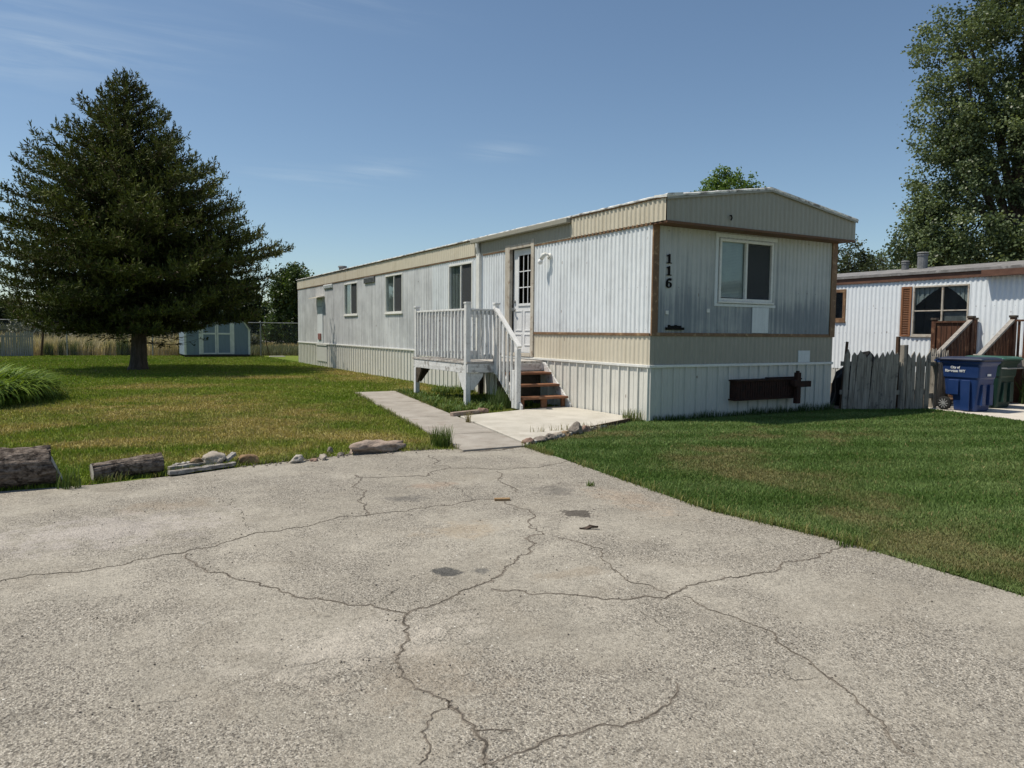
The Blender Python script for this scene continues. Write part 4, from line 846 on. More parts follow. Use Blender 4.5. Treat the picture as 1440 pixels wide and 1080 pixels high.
broadleaf('tree', (27.8, 25.8, 1.0), 'bright green treetop just above the ridge of the mobile home', [(0, 0, 9.2, 1.3, 1.3, 1.5), (-1.0, .5, 9.4, .9, .9, 1.0), (1.0, -.5, 9.6, .9, .9, 1.0), (0, 0, 10.2, .8, .8, .9), (0, 0, 7, 1.6, 1.6, 2)], 230, 50, .24, .15, (.085, .150, .028), (.155, .245, .05), trunk_r=.2)
G = 'trees far behind the homes'
broadleaf('tree', (46.2, 30.1, 1.9), 'grey-green bushy tree between the two mobile homes', [(0, 0, 5.4, 2.0, 2.0, 2.0), (-1.6, 1, 4.2, 1.8, 1.8, 2), (1.7, -.8, 4.8, 1.6, 1.6, 1.8), (0, 0, 2.6, 2.8, 2.8, 2)], 260, 45, .38, .20, (.035, .05, .022), (.075, .095, .045), G, .25)
broadleaf('tree', (51.2, 26.9, 1.7), 'pale olive feathery tree left of the tall cottonwood', [(0, 0, 6.0, 2.0, 2.0, 2.0), (-1.8, 1.2, 5.0, 1.5, 1.5, 1.9), (1.8, -1.2, 5.8, 1.8, 1.8, 2.2), (0, 0, 3, 3, 3, 2.2)], 260, 45, .40, .18, (.075, .085, .045), (.13, .135, .08), G, .25)
broadleaf('tree', (4.8, 69, 0), 'dark leafy tree just right of the spruce crown behind the shed', [(0, 0, 4.6, 2.8, 2.8, 2.2), (-2.2, 0, 3.8, 2.2, 2.2, 2.0), (1.8, 0, 3.2, 1.8, 1.8, 1.6), (.2, 0, 2.0, 3.4, 3, 1.8), (0, 0, .9, 4, 3, .9)], 520, 50, .45, .26, (.022, .038, .014), (.055, .085, .026), G, .3)
broadleaf('tree', (8.3, 58, 0), 'round dense green tree at the far end of the mobile home', [(0, 0, 5.0, 2.0, 2.0, 2.1), (-1.0, 0, 4.4, 1.5, 1.5, 2.0), (1.2, 0, 3.6, 1.8, 1.8, 2), (-.4, 0, 2.0, 2.3, 2.3, 2.0), (-.3, 0, .9, 2.8, 2.3, .9)], 520, 50, .36, .23, (.028, .050, .014), (.075, .120, .028), G, .3)
for i, (x, y, h, lb) in enumerate(((-1.5, 74, 4.4, 'dark tree behind the shed roof'), (-8, 78, 5.0, 'far dark tree directly behind the spruce trunk'), (-15, 76, 4.2, 'far tree behind the left side of the spruce'), (-23, 72, 5.2, 'far tree at the left edge beyond the grey picket fence'), (-30, 80, 6, 'leftmost far tree beyond the dry grass'))):
    broadleaf('tree', (x, y, 0), lb, [(0, 0, h*.68, 2.6, 2.6, h*.32), (-2.6, 0, h*.5, 2.2, 2.2, h*.3), (2.5, 0, h*.48, 2.2, 2.2, h*.3), (0, 0, h*.3, 4, 3, h*.28)], 240, 40, .5, .30, (.028, .042, .018), (.065, .085, .036), G, .25)
for i, (x, y, s, lb) in enumerate(((-12.5, 58, 1.0, 'grey-green shrub in the dry field left of the spruce trunk'), (-17.5, 60, 1.2, 'large grey-green shrub beyond the dry grass by the picket fence'), (-5.5, 62, 1.0, 'grey-green shrub in the field right of the spruce trunk'), (-24, 57, 1.1, 'grey-green shrub far left beyond the picket fence'), (1.6, 50, .55, 'low grey shrub seen between shed and mobile home'))):
    broadleaf('shrub', (x, y, 0), lb, [(0, 0, 1.0*s, 2.0*s, 1.5*s, .9*s), (-1.9*s, 0, .8*s, 1.6*s, 1.2*s, .8*s), (1.9*s, 0, .9*s, 1.7*s, 1.2*s, .8*s)], 150, 34, .3, .17, (.06, .072, .045), (.11, .12, .08), 'shrubs in the field', .08, 'shrub', limb=False)

# ------------------------------------------------------------------ blades, clumps and tall grass
def blades(P, h, w, lean, az_, nseg=4):   # arching tapering strips; returns vertices and quads
    n = len(P); V = np.empty((n, nseg+1, 2, 3)); dirv = np.stack([np.cos(az_), np.sin(az_), 0*az_], 1); sd = np.stack([-np.sin(az_), np.cos(az_), 0*az_], 1)
    for i in range(nseg+1):
        s = i/nseg; th = lean*s; up = h*(np.sin(lean*s)/np.maximum(lean, 1e-3)); fo = h*((1-np.cos(lean*s))/np.maximum(lean, 1e-3))
        c = P+dirv*fo[:, None]+np.array([0, 0, 1])*up[:, None]; ww = (w*(1-s**2.2)*(1 if i < nseg else 0)+.0006)[:, None]
        V[:, i, 0] = c-sd*ww; V[:, i, 1] = c+sd*ww
    base = np.arange(n)[:, None]*(2*(nseg+1)); q = []
    for i in range(nseg): q.append(np.stack([base[:, 0]+2*i, base[:, 0]+2*i+1, base[:, 0]+2*i+3, base[:, 0]+2*i+2], 1))
    return V.reshape(-1, 3), np.concatenate(q), 2*(nseg+1)
def disc(n, cx_, cy_, rx, ry, z=0):
    a = rng.uniform(0, 6.283, n); r = np.sqrt(rng.random(n)); return np.stack([cx_+rx*r*np.cos(a), cy_+ry*r*np.sin(a), np.full(n, z)], 1)
def colmix(a, b, n, per): 
    k = rng.random(n)[:, None]; return np.repeat((np.array(a)*(1-k)+np.array(b)*k)*rng.uniform(.75, 1.25, n)[:, None], per, 0)
# daylily bed, left
t = thing('daylily_clump', (-9.6, 7.8, 0), 'wide bushy clump of arching strap leaves at the left edge of the lawn', 'plant')
n = 7600; P = disc(n, -9.95, 8.1, 1.36, 2.1); rr_ = np.hypot((P[:, 0]+9.95)/1.36, (P[:, 1]-8.1)/2.1)
outaz = np.arctan2(P[:, 1]-8.1, P[:, 0]+9.95)+rng.normal(0, .7, n)
h = rng.uniform(.55, 1.15, n)*(1-.12*rr_); V, F, per = blades(P, h, rng.uniform(.017, .030, n), rng.uniform(1.0, 2.1, n)+rr_*1.0, outaz, 6)
np_mesh('leaves', V, F, 'strap', t, colmix((.06, .12, .014), (.21, .29, .04), n, per))
# tall dry grass behind the chain-link fence, and green weeds in it
def fy(x): return 31.67-.2275*(x+.13)
def tallgrass(name, n, x0, x1, d0, d1, hh, cA, cB, label, wmul=1.0):
    x = rng.uniform(x0, x1, n); d = d0+(d1-d0)*rng.random(n)**1.5; y = fy(x)+d; k = .55+.9*fbm(x*.5+3, y*.5)
    P = np.stack([x, y, np.full(n, -.05)], 1); h = rng.uniform(.5, 1.1, n)*hh*k
    V, F, per = blades(P, h, rng.uniform(.006, .012, n)*wmul, rng.uniform(.15, .9, n), rng.uniform(0, 6.28, n), 3)
    return tag(np_mesh(name, V, F, 'drygrass', None, colmix(cA, cB, n, per)), label, 'grass', kind='stuff')
tallgrass('tall_dry_grass', 26000, -26, -2.5, .4, 9, 1.05, (.40, .335, .20), (.64, .55, .38), 'tall straw-coloured dry grass beyond the chain-link fence', 1.4)
tallgrass('low_field_grass', 12000, -3.5, 9, .5, 9, .55, (.09, .105, .06), (.19, .195, .115), 'low grey-green grass beyond the fence between shed and mobile home', 1.5)
tallgrass('far_field_grass', 14000, -30, 14, 9, 40, .35, (.34, .27, .14), (.50, .40, .22), 'far dry field grass below the railway bank', 2.6)
x_ = []
for cx_ in np.arange(-15, -2.5, .5):
    if rng.random() < .8: x_.append((cx_+U(-.2, .2), U(.15, 1.4), U(.6, 1.15)))
n = 260*len(x_); P = np.concatenate([disc(260, a, fy(a)+b, .28*s, .28*s, -.05) for a, b, s in x_]); hs = np.repeat([s for _, _, s in x_], 260)
V, F, per = blades(P, rng.uniform(.5, 1.15, n)*hs, rng.uniform(.006, .012, n)*1.4, rng.uniform(.1, .8, n), rng.uniform(0, 6.28, n), 3)
tag(np_mesh('green_weeds', V, F, 'drygrass', None, colmix((.075, .10, .04), (.17, .19, .085), n, per)), 'clumps of green weeds along the foot of the chain-link fence', 'weeds', kind='stuff')
# weeds under and around the porch, along edges
WD = [(-1.9, 6.2, .45, .6), (-1.55, 4.5, .5, 1.3), (-1.3, 3.4, .5, .7), (-1.9, 5.2, .35, .9), (-1.0, 2.9, .55, .35), (-2.05, 3.9, .2, .9), (-.5, 6.3, .5, .5), (-2.3, 3.0, .2, .8), (-1.75, 2.55, .55, .35)]
P = np.concatenate([disc(700, a, b, c, d) for a, b, c, d in WD]); n = len(P)
P = P[~inside(PATH, P[:, 0], P[:, 1]) & ~inside(PATIO, P[:, 0], P[:, 1]) & (P[:, 0] < -.04)]; n = len(P)
V, F, per = blades(P, rng.uniform(.04, .17, n)*(.5+.9*fbm(P[:, 0]*3, P[:, 1]*3)), rng.uniform(.003, .008, n), rng.uniform(.3, 1.3, n), rng.uniform(0, 6.28, n), 3)
V2, F2, per2 = blades(P[::3], rng.uniform(.06, .20, len(P[::3])), rng.uniform(.012, .026, len(P[::3])), rng.uniform(.8, 2.0, len(P[::3])), rng.uniform(0, 6.28, len(P[::3])), 3)
tag(np_mesh('porch_weeds', np.concatenate([V, V2]), np.concatenate([F, F2+len(V)]), 'blade', None, np.concatenate([colmix((.07, .115, .022), (.20, .22, .06), n, per), colmix((.06, .11, .03), (.12, .18, .05), len(P[::3]), per2)])), 'leafy weeds growing under and in front of the porch', 'weeds', kind='stuff')
def tuft(name, x, y, n_, r, hh, label, cA=(.06, .11, .02), cB=(.14, .18, .05), z=0, cat='grass tuft', ry=None):
    P = disc(n_, x, y, r, ry or r, z); k = len(P); V, F, per = blades(P, rng.uniform(.4, 1.1, k)*hh, rng.uniform(.002, .005, k), rng.uniform(.2, 1.0, k), rng.uniform(0, 6.28, k), 4)
    return tag(np_mesh(name, V, F, 'blade', None, colmix(cA, cB, k, per), org=(x, y, z)), label, cat)
def along(pts, n_):
    out_ = []
    for k in range(n_):
        i = rng.integers(len(pts)-1); a, b = np.array(pts[i]), np.array(pts[i+1]); q = a+(b-a)*rng.random()+rng.normal(0, .022, 2); out_.append((q[0], q[1], 0))
    return np.array(out_)
P = np.concatenate([along([(-3.93, -1.2), (-3.4, 2.2), (-2.97, 4.7), (-2.6, 6.88)], 1500), along([(-2.5, 1.75), (-2.1, 4.3), (-1.65, 6.88)], 900), along([(-3.1, -1.35), (-3.16, -2.4), (-3.42, -4.8), (-3.25, -5.9), (-3.3, -7)], 1500), along([(-7.7, -1.52), (-6.35, -1.2), (-5.1, -.97), (-4.2, -1.05)], 900)])
P = P[fbm(P[:, 0]*2.2, P[:, 1]*2.2) > .42]; n = len(P)
V, F, per = blades(P, rng.uniform(.03, .10, n), rng.uniform(.0016, .0032, n), rng.uniform(.5, 1.5, n), rng.uniform(0, 6.28, n), 3)
tag(np_mesh('path_edge_grass', V, F, 'blade', None, colmix((.09, .14, .03), (.26, .24, .10), n, per)), 'ragged longer grass creeping over the edges of path and driveway', 'grass', kind='stuff')
tuft('grass_tuft', -4.0, -.92, 260, .13, .26, 'green grass tuft on the corner where path meets driveway')
tuft('grass_tuft', -1.25, 2.65, 300, .22, .42, 'tall grass tuft under the porch beside the stair post', (.05, .09, .025), (.10, .14, .05))
tuft('grass_tuft', -2.72, .95, 40, .05, .22, 'thin dry grass tuft in the joint between path and patio', (.2, .17, .08), (.3, .25, .13))
tuft('grass_tuft', -.20, .16, 160, .16, .20, 'weedy tuft at the front corner of the skirting', (.06, .11, .02), (.2, .2, .08))
tuft('grass_tuft', -7.85, -1.62, 60, .10, .22, 'grass tuft at the sawn end of the larger log', ry=.06)
tuft('grass_tuft', -3.72, -3.62, 30, .04, .05, 'tiny grass tuft growing from the driveway')
tag(tuft('patio_edge_weeds', -1.75, -.50, 150, .75, .14, 'row of thin weeds along the stones edging the patio', (.12, .12, .05), (.3, .26, .14), ry=.06), cat='weeds', kind='stuff')
tuft('grass_tuft', -3.33, -5.95, 40, .06, .07, 'small weed at the driveway edge where a crack ends', ry=.05)
# ragged longer grass along the foot of the end wall
P = np.stack([rng.uniform(.05, 4.4, 1500), rng.uniform(-.12, -.02, 1500), np.zeros(1500)], 1); n = 1500
V, F, per = blades(P, rng.uniform(.04, .17, n)*(.4+fbm(P[:, 0]*3, P[:, 1])), rng.uniform(.002, .004, n), rng.uniform(.1, .9, n), rng.uniform(0, 6.28, n), 3)
tag(np_mesh('edge_grass', V, F, 'blade', None, colmix((.03, .07, .015), (.08, .12, .04), n, per)), 'uncut grass along the foot of the end wall skirting', 'grass', kind='stuff')
t = thing('garden_shrub', (9.2, -1.45, 0), 'dark green shrub beside the neighbour\'s porch behind the green bin', 'shrub')
P = disc(420, 9.2, -1.45, .3, .5); n = len(P); V, F, per = blades(P, rng.uniform(.3, .8, n), rng.uniform(.006, .012, n), rng.uniform(.4, 1.4, n), rng.uniform(0, 6.28, n), 4)
np_mesh('leaves', V, F, 'strap', t, colmix((.02, .045, .012), (.06, .09, .03), n, per))

# ------------------------------------------------------------------ rocks, logs, planks, bits
def rock(x, y, sx_, sy_, sz, mat, label, seed, rot=0.0, z=0, group=None, rough_=.22, name='rock', flat=.25, tilt=0):
    bm = bmesh.new(); bmesh.ops.create_icosphere(bm, subdivisions=4, radius=1); of = Vector((seed*3.7, seed*1.3, 0)); M_ = Matrix.Rotation(rot, 3, 'Z') @ Matrix.Rotation(tilt, 3, 'Y')
    rs_ = random.Random(seed); pl = [(Vector((rs_.gauss(0, 1), rs_.gauss(0, 1), rs_.gauss(0, .8))).normalized(), rs_.uniform(.62, .88)) for _ in range(9)]
    for v in bm.verts:
        p = v.co.copy()
        for nn, dd in pl:
            e = p.dot(nn)-dd
            if e > 0: p -= nn*e*.96
        p *= 1+rough_*mnoise.noise(v.co*1.6+of)+.10*mnoise.noise(v.co*4.5+of)+.04*mnoise.noise(v.co*12+of)
        p = Vector((p.x*sx_, p.y*sy_, p.z*sz)); p.z = max(p.z, -sz*.55); v.co = M_ @ p
    zmin = min(v.co.z for v in bm.verts)
    for v in bm.verts: v.co.z -= zmin+.006
    me = bpy.data.meshes.new(name); bm.to_mesh(me); bm.free()
    for p in me.polygons: p.use_smooth = True
    o = link(name, me, mat, None, (x, y, z)); return tag(o, label, 'rock', group)
rock(-6.76, -1.06, .065, .05, .046, 'rock_tan', 'small rounded tan stone on the weathered planks', 1, .3, .035)
rock(-6.60, -1.12, .13, .10, .085, 'rock_pale', 'large pale rounded stone resting on the planks', 2, .2, .03)
rock(-6.27, -1.10, .115, .085, .075, 'rock_brown', 'angular brown stone standing alone between planks and pale stones', 3, -.2, 0, rough_=.1)
rock(-5.80, -1.22, .085, .06, .055, 'rock_white', 'whitish lumpy stone at the driveway edge', 4, .4)
rock(-5.62, -1.22, .055, .04, .026, 'rock_red', 'small reddish flat stone beside the whitish stone', 5, .1)
rock(-5.51, -1.18, .06, .045, .045, 'rock_pale', 'small pale stone left of the big pinkish slab rock', 6, 1.2)
rock(-5.27, -1.02, .04, .035, .03, 'rock_grey', 'small grey stone at the left end of the big pinkish slab rock', 7)
rock(-5.33, -.80, .04, .035, .05, 'rock_grey', 'dark upright stone in the grass behind the small grey stone', 17)
rock(-4.80, -.93, .36, .14, .105, 'rock_pink', 'long flat pinkish slab rock at the driveway edge', 8, .18, 0, rough_=.3)
EDG = [(-2.93, -1.20, .12, .08, .065, 'rock_red', 'reddish edging stone at the path corner of the patio'), (-2.70, -1.08, .13, .09, .06, 'rock_grey', 'dark slab edging stone second from the path corner'), (-2.47, -.97, .12, .08, .075, 'rock_grey', 'dark humped edging stone third from the path corner'), (-2.28, -.86, .10, .08, .06, 'rock_pale', 'pale tan edging stone in the middle of the patio edge'), (-2.10, -.77, .10, .07, .055, 'rock_tan', 'low tan edging stone left of the tallest dark block'), (-1.86, -.66, .15, .10, .115, 'rock_grey', 'tallest dark edging block along the patio'), (-1.58, -.52, .14, .08, .075, 'rock_red', 'reddish brown brick-like edging stone right of the tallest block'), (-1.32, -.40, .09, .06, .05, 'rock_grey', 'small dark edging stone where the thin edging board begins')]
for i, (x, y, a, b, c, mt, lb) in enumerate(EDG):
    rock(x, y, a, b, c, mt, lb, 20+i, .47, -.012, 'stones edging the patio')
rock(-1.92, 2.02, .12, .08, .085, 'rock_red', 'reddish boulder on the back edge of the patio under the porch', 31, .3)
m = MB(); m.bar((-2.62, 1.76, .05), (-2.05, 1.93, .055), .09, .07); tag(m.build('edging_brick', 'rock_pink', bevel=.012), 'long pinkish edging brick at the back corner of the patio', 'brick')
for i in range(1):
    m = MB(); m.bar((-1.42, -.42, .025), (-.28, .10, .03), .03, .05); tag(m.build('edging_board', 'postdark', bevel=.004), 'thin dark edging board along the right edge of the patio', 'board')
def log(p, q, r0, r1, label, seed, endmat='logend', cut=0.0):
    p, q = Vector(p), Vector(q); t = thing('log', tuple(((p+q)/2).xy.to_3d()), label, 'log', 'logs along the driveway edge')
    d = (q-p).normalized(); a = d.cross(Vector((0, 0, 1))).normalized(); b = a.cross(d); n, k = 72, 60; rings = []
    for i in range(k+1):
        s = i/k; c = p.lerp(q, s); r = r0+(r1-r0)*s; row = []
        for j in range(n):
            th = 2*math.pi*j/n; dv_ = a*math.cos(th)+b*math.sin(th); w = Vector((s*(q-p).length*2.2, math.cos(th)*3.2, math.sin(th)*3.2))+Vector((seed, 0, 0))
            rr = r*(1+.06*mnoise.noise(w*.5)+.10*mnoise.noise(Vector((w.x*1.8, w.y*2.6, w.z*2.6)))-.09*abs(mnoise.noise(Vector((w.x*3.2, w.y*4.2, w.z*4.2))))+.05*mnoise.noise(Vector((w.x*5, w.y*6, w.z*6))))
            row.append(c+dv_*rr+(d*cut*math.sin(th) if i == k else Vector()))
        rings.append(row)
    m = MB(); vs = [v for r in rings for v in r]; m.add(vs, [(i*n+j, i*n+(j+1) % n, (i+1)*n+(j+1) % n, (i+1)*n+j) for i in range(k) for j in range(n)]); m.build('bark', 'logbark', t, smooth=True)
    for row, sg in ((rings[0], -1), (rings[-1], 1)):
        m = MB(); c = sum(row, Vector())/n; vs = [c+d*sg*.004]+[c+(v-c)*.98+d*sg*.003 for v in row]; m.add(vs, [(0, 1+j, 1+(j+1) % n) for j in range(n)]); m.build('cut_end', endmat, t)
log((-9.3, -1.42, .17), (-7.97, -1.36, .175), .165, .172, 'thick barked log with a slanted sawn end at the left edge', 5, cut=-.07)
log((-7.68, -1.36, .082), (-7.10, -1.24, .105), .080, .100, 'thinner tapered barked log between the thick log and the planks', 9)
def plank(p, q, w, h, label, seed):
    m = MB(); p, q = Vector(p), Vector(q); rs_ = random.Random(seed); d = q-p; a = d.cross(Vector((0, 0, 1))).normalized(); rings = []
    for i in range(13):
        s = i/12; c = p+d*s; ww = w*(1+rs_.uniform(-.12, .12))/2; hh = h*(1+rs_.uniform(-.2, .2))/2; e = Vector((0, 0, rs_.uniform(-.003, .003)))
        if i in (0, 12): ww *= .75
        rings.append([c-a*ww-Vector((0, 0, hh))+e, c+a*ww-Vector((0, 0, hh))+e, c+a*ww*.9+Vector((0, 0, hh))+e, c-a*ww*.9+Vector((0, 0, hh))+e])
    m.loft(rings); return tag(m.build('plank', 'plank', bevel=.003), label, 'plank', 'planks at the driveway edge')
plank((-7.05, -1.43, .03), (-6.42, -1.20, .035), .085, .035, 'front weathered plank lying along the driveway edge', 1)
plank((-7.03, -1.19, .035), (-6.52, -1.0, .04), .07, .03, 'rear weathered plank under the small tan stone', 2)
plank((-6.98, -1.06, .025), (-6.72, -.95, .03), .06, .05, 'short dark plank half hidden in grass behind the others', 4)
plank((-6.50, -1.13, .06), (-6.40, -1.07, .12), .07, .03, 'splintered board stub leaning behind the large pale stone', 3)
m = MB(); m.bar((-4.78, -3.73, .012), (-4.66, -3.78, .012), .035, .018); tag(m.build('wood_chip', 'chip', bevel=.003), 'short tan piece of wood lying on a driveway crack', 'wood chip')
m = MB(); rs = random.Random(8)
prof_ = [(-.07, 0), (-.03, .028), (.0, .018), (.03, .03), (.075, .012), (.05, -.02), (.01, -.012), (-.04, -.026)]
m.prism(prof_, lambda u, v, w: (-4.6+u*.88-v*.4, -4.82-u*.45+v*.9, .006+w+.012*math.sin(u*40)), 0, .012); tag(m.build('dry_leaf', 'darkleaf'), 'dark curled dry leaf lying on the driveway', 'leaf')
P = np.concatenate([np.stack([rng.uniform(-8, -3.4, 340), rng.uniform(-7.2, -1.6, 340), np.full(340, .001)], 1)]); bm = bmesh.new()
for p in P:
    r = rng.uniform(.002, .006); mm = Matrix.Translation(Vector(p)+Vector((0, 0, r*.5))) @ Matrix.Rotation(U(0, 6), 4, 'Z') @ Matrix.Diagonal((r*U(.8, 1.6), r, r*.7, 1)); bmesh.ops.create_icosphere(bm, subdivisions=1, radius=1, matrix=mm)
for k_, pl2 in CR.items():
    for (xa, ya), (xb, yb) in zip(pl2, pl2[1:]):
        for q in range(int(math.hypot(xb-xa, yb-ya)*26)):
            t_ = U(0, 1); r = rng.uniform(.0015, .0045); mm = Matrix.Translation((xa+(xb-xa)*t_+rng.normal(0, .016), ya+(yb-ya)*t_+rng.normal(0, .016), .001+r*.5)) @ Matrix.Rotation(U(0, 6), 4, 'Z') @ Matrix.Diagonal((r*U(.8, 1.8), r, r*.7, 1)); bmesh.ops.create_icosphere(bm, subdivisions=1, radius=1, matrix=mm)
me = bpy.data.meshes.new('loose_grit'); bm.to_mesh(me); bm.free(); tag(link('loose_grit', me, 'rock_grey'), 'loose grit and pebbles scattered over the driveway', 'gravel', kind='stuff')
# stony dirt line along the driveway's back edge
bm = bmesh.new()
for i in range(420):
    x = U(-6.4, -4.0) if i < 300 else U(-2.9, -.4); y = (float(np.interp(x, [-6.4, -5.1, -4.2, -3.9], [-1.2, -.98, -1.06, -1.2])) if i < 300 else -1.12+(x+2.9)*.5)+rng.normal(.02, .075); r = rng.uniform(.004, .014)
    bmesh.ops.create_icosphere(bm, subdivisions=1, radius=1, matrix=Matrix.Translation((x, y, r*.4)) @ Matrix.Rotation(U(0, 6), 4, 'Z') @ Matrix.Diagonal((r*U(.8, 1.7), r, r*.7, 1)))
me = bpy.data.meshes.new('edge_gravel'); bm.to_mesh(me); bm.free(); tag(link('edge_gravel', me, 'rock_grey'), 'grey-brown gravel along the far driveway edge and the patio edge', 'gravel', kind='stuff')

# ------------------------------------------------------------------ shed
sh = thing('garden_shed', (-2.25, 31, 0), 'pale blue gambrel garden shed with white trimmed double doors', 'shed')
XA, XB, YF, YK = -3.80, -.72, 30.0, 32.3
gam = [(XA, .12), (XB, .12), (XB, 1.36), (XB-.42, 2.0), ((XA+XB)/2, 2.45), (XA+.42, 2.0), (XA, 1.36)]
m = MB(); m.prism(gam, lambda u, v, w: (u, w, v), YF, YK)
for i in range(1, 14): x = XA+(XB-XA)*i/14; m.box(x-.008, x+.008, YF-.006, YF+.01, .14, 1.6)
m.build('walls', 'shed', sh)
m = MB()
for (a, b), (c, d) in zip(gam[2:6], gam[3:7]): m.prism([(a, b), (a+(.06 if a > -2.2 else -.0), b+.05), (c, d+.06), (c, d)], lambda u, v, w: (u, w, v+.003), YF-.12, YK+.12)
m.build('roof', 'shedroof', sh)
m = MB()
for x in (XA+.05, XB-.05): m.box(x-.05, x+.05, YF-.03, YF-.006, .12, 1.40)
m.box(XA+.0, XA+.1, YF-.006, YF+.004, .12, 1.36)
for x in (-3.07, -1.55): m.box(x-.065, x+.065, YF-.035, YF-.007, .14, 2.0)
for (a, b), (c, d) in zip(gam[2:6], gam[3:7]): m.bar((a, YF-.02, b-.03), (c, YF-.02, d-.03), .03, .1)
m.build('trim', 'shedtrim', sh)
for x0, x1 in ((-3.0, -2.32), (-2.30, -1.62)):
    m = MB(); m.box(x0, x1, YF-.03, YF-.008, .15, 1.85); d_ = m.build('door', 'shed', sh)
    m = MB()
    for q in ((x0, x0+.07, .15, 1.85), (x1-.07, x1, .15, 1.85), (x0+.07, x1-.07, .15, .21), (x0+.07, x1-.07, 1.12, 1.20), (x0+.07, x1-.07, 1.79, 1.85)): m.box(q[0], q[1], YF-.045, YF-.03, q[2], q[3])
    m.build('door_trim', 'shedtrim', d_)
m = MB()
for x in (XA+.15, -2.2, XB-.15):
    for y in (YF+.15, YK-.15): m.box(x-.12, x+.12, y-.1, y+.1, -.02, .12)
m.box(XA+.02, XB-.02, YF+.03, YF+.07, .04, .12); m.build('base_blocks', 'darkwood', sh)
slab('paver', [(.15, 29.6), (.9, 29.4), (.9, 29.9), (.2, 30.0)], -.03, .035, 'patio')

# ------------------------------------------------------------------ fences
cl = thing('chain_link_fence', (-9, fy(-9), 0), 'galvanized chain-link fence across the back of the lawn', 'fence')
xs_ = [-27, -24, -21, -18, -15, -11.9, -8.77, -5.0, -2.5, .1, 3.2, 6.2]
for x in xs_:
    m = MB(); m.tube([(x, fy(x), -.05), (x, fy(x), 1.78)], .03, 8); m.tube([(x, fy(x), 1.78), (x, fy(x), 1.82)], [.036, .015], 8); m.build('post', 'galv', cl)
m = MB(); m.tube([(-27, fy(-27), 1.74), (6.2, fy(6.2), 1.74)], .021, 8); m.build('top_rail', 'galv', cl)
V = []; s = np.array([1, -.2275, 0]); s /= np.linalg.norm(s); Lf = 33.2*1.0255; p0 = np.array([-27, fy(-27)-.035, 0])
hcell = .0762; nz_ = int(1.66/hcell); nu = int(Lf/hcell); V = []; F = []
uu = np.arange(nu)*hcell
for sg in (1, -1):
    for j in range(nz_):
        z0 = .05+j*hcell; a = uu+(hcell*.5 if (j % 2) else 0); 
        A_ = p0+s*a[:, None]+np.array([0, 0, z0]); B_ = p0+s*(a+sg*hcell*.5)[:, None]+np.array([0, 0, z0+hcell]); wv = s*.0022
        b0 = sum(len(q) for q in V); V.append(np.stack([A_-wv, A_+wv, B_+wv, B_-wv], 1).reshape(-1, 3)); F.append(b0+np.arange(4*nu).reshape(-1, 4))
np_mesh('wire_mesh', np.concatenate(V), np.concatenate(F), 'galv', cl)
t = thing('leaning_post', (-9.82, 33.2, 0), 'dark brown leaning wooden post beside the far grey picket fence', 'post')
m = MB(); m.tube([(-9.85, 33.2, -.05), (-9.66, 33.2, 1.85)], [.055, .045], 8); m.build('shaft', 'postdark', t)
m = MB(); m.tube([(-9.67, 33.19, 1.80), (-10.25, 33.3, .95)], .012, 6); m.build('guy_wire', 'galv', t)
t = thing('bent_post', (.35, 31.2, 0), 'thin dark bent post leaning at the fence right of the shed', 'post')
m = MB(); m.tube([(.45, 31.2, 0), (.33, 31.2, .6), (.12, 31.25, 1.6)], .022, 7); m.build('shaft', 'postdark', t)
pf = thing('picket_fence', (-13, 33.0, 0), 'old grey narrow-picket fence at the far left before the dry grass', 'fence')
rs = random.Random(4); x = -17.5; i = 0
while x < -10.2:
    h = 1.12+.16*math.sin((x+10)*.9)+rs.uniform(-.10, .05)+(.14 if x > -11.9 else 0); w = .075
    m = MB(); tl = rs.uniform(-.02, .02); m.prism([(x, -.02), (x+w, -.02), (x+w+tl, h-.05), (x+w/2+tl, h), (x+tl, h-.05)], lambda u, v, q: (u, 33.0+q+.002*(i % 2), v), -.012, .012); m.build('picket', 'picket_far', pf); x += .092; i += 1
for z in (.35, .95):
    m = MB(); m.bar((-17.5, 33.06, z), (-10.2, 33.06, z), .05, .08); m.build('rail', 'picket_far', pf)
for x in (-11.75, -14.6, -17.4):
    m = MB(); m.box(x-.055, x+.055, 33.10, 33.2, -.05, 1.62); m.build('post', 'picket_far', pf)
# right picket fence
FP = [(4.55, -.02), (5.5, -.52), (6.36, -.80)]
def picket_run(parent, A, B, h, w, gap, seed, lean=.0, tops=1):
    A, B = Vector(A), Vector(B); d = (B-A).normalized(); nrm = Vector((d.y, -d.x)); Ln = (B-A).length; rs_ = random.Random(seed); u = .02; i = 0
    while u+w < Ln:
        hh = h+rs_.uniform(-.05, .04); ww = w*rs_.uniform(.9, 1.05); ln = lean+rs_.uniform(-.025, .025); off = rs_.uniform(0, .012)
        m = MB(); cut = rs_.uniform(.06, .11); pk = rs_.uniform(.25, .75)
        m.prism([(u, -.02), (u+ww, -.02), (u+ww+ln, hh-cut*tops), (u+ww*pk+ln, hh), (u+ln, hh-cut*tops)], lambda a, v, q: (A.x+d.x*a+nrm.x*q, A.y+d.y*a+nrm.y*q, v), off-.011, off+.009); m.build('picket', 'picket', parent, bevel=.003); u += ww+gap*rs_.uniform(.3, 1.6); i += 1
    for z in (.32, .86):
        m = MB(); a = A-nrm*.035; b = B-nrm*.035; m.bar((a.x, a.y, z), (b.x, b.y, z), .04, .085); m.build('rail', 'picket', parent)
pr = thing('picket_fence', (5.0, -.25, 0), 'weathered grey wide-picket fence joining the mobile home\'s end wall', 'fence')
picket_run(pr, (4.62, -.06), (5.66, -.58), 1.10, .102, .003, 2, .05)
m = MB(); m.box(5.66, 5.75, -.62, -.53, -.02, 1.22); m.build('post', 'picket', pr, bevel=.005)
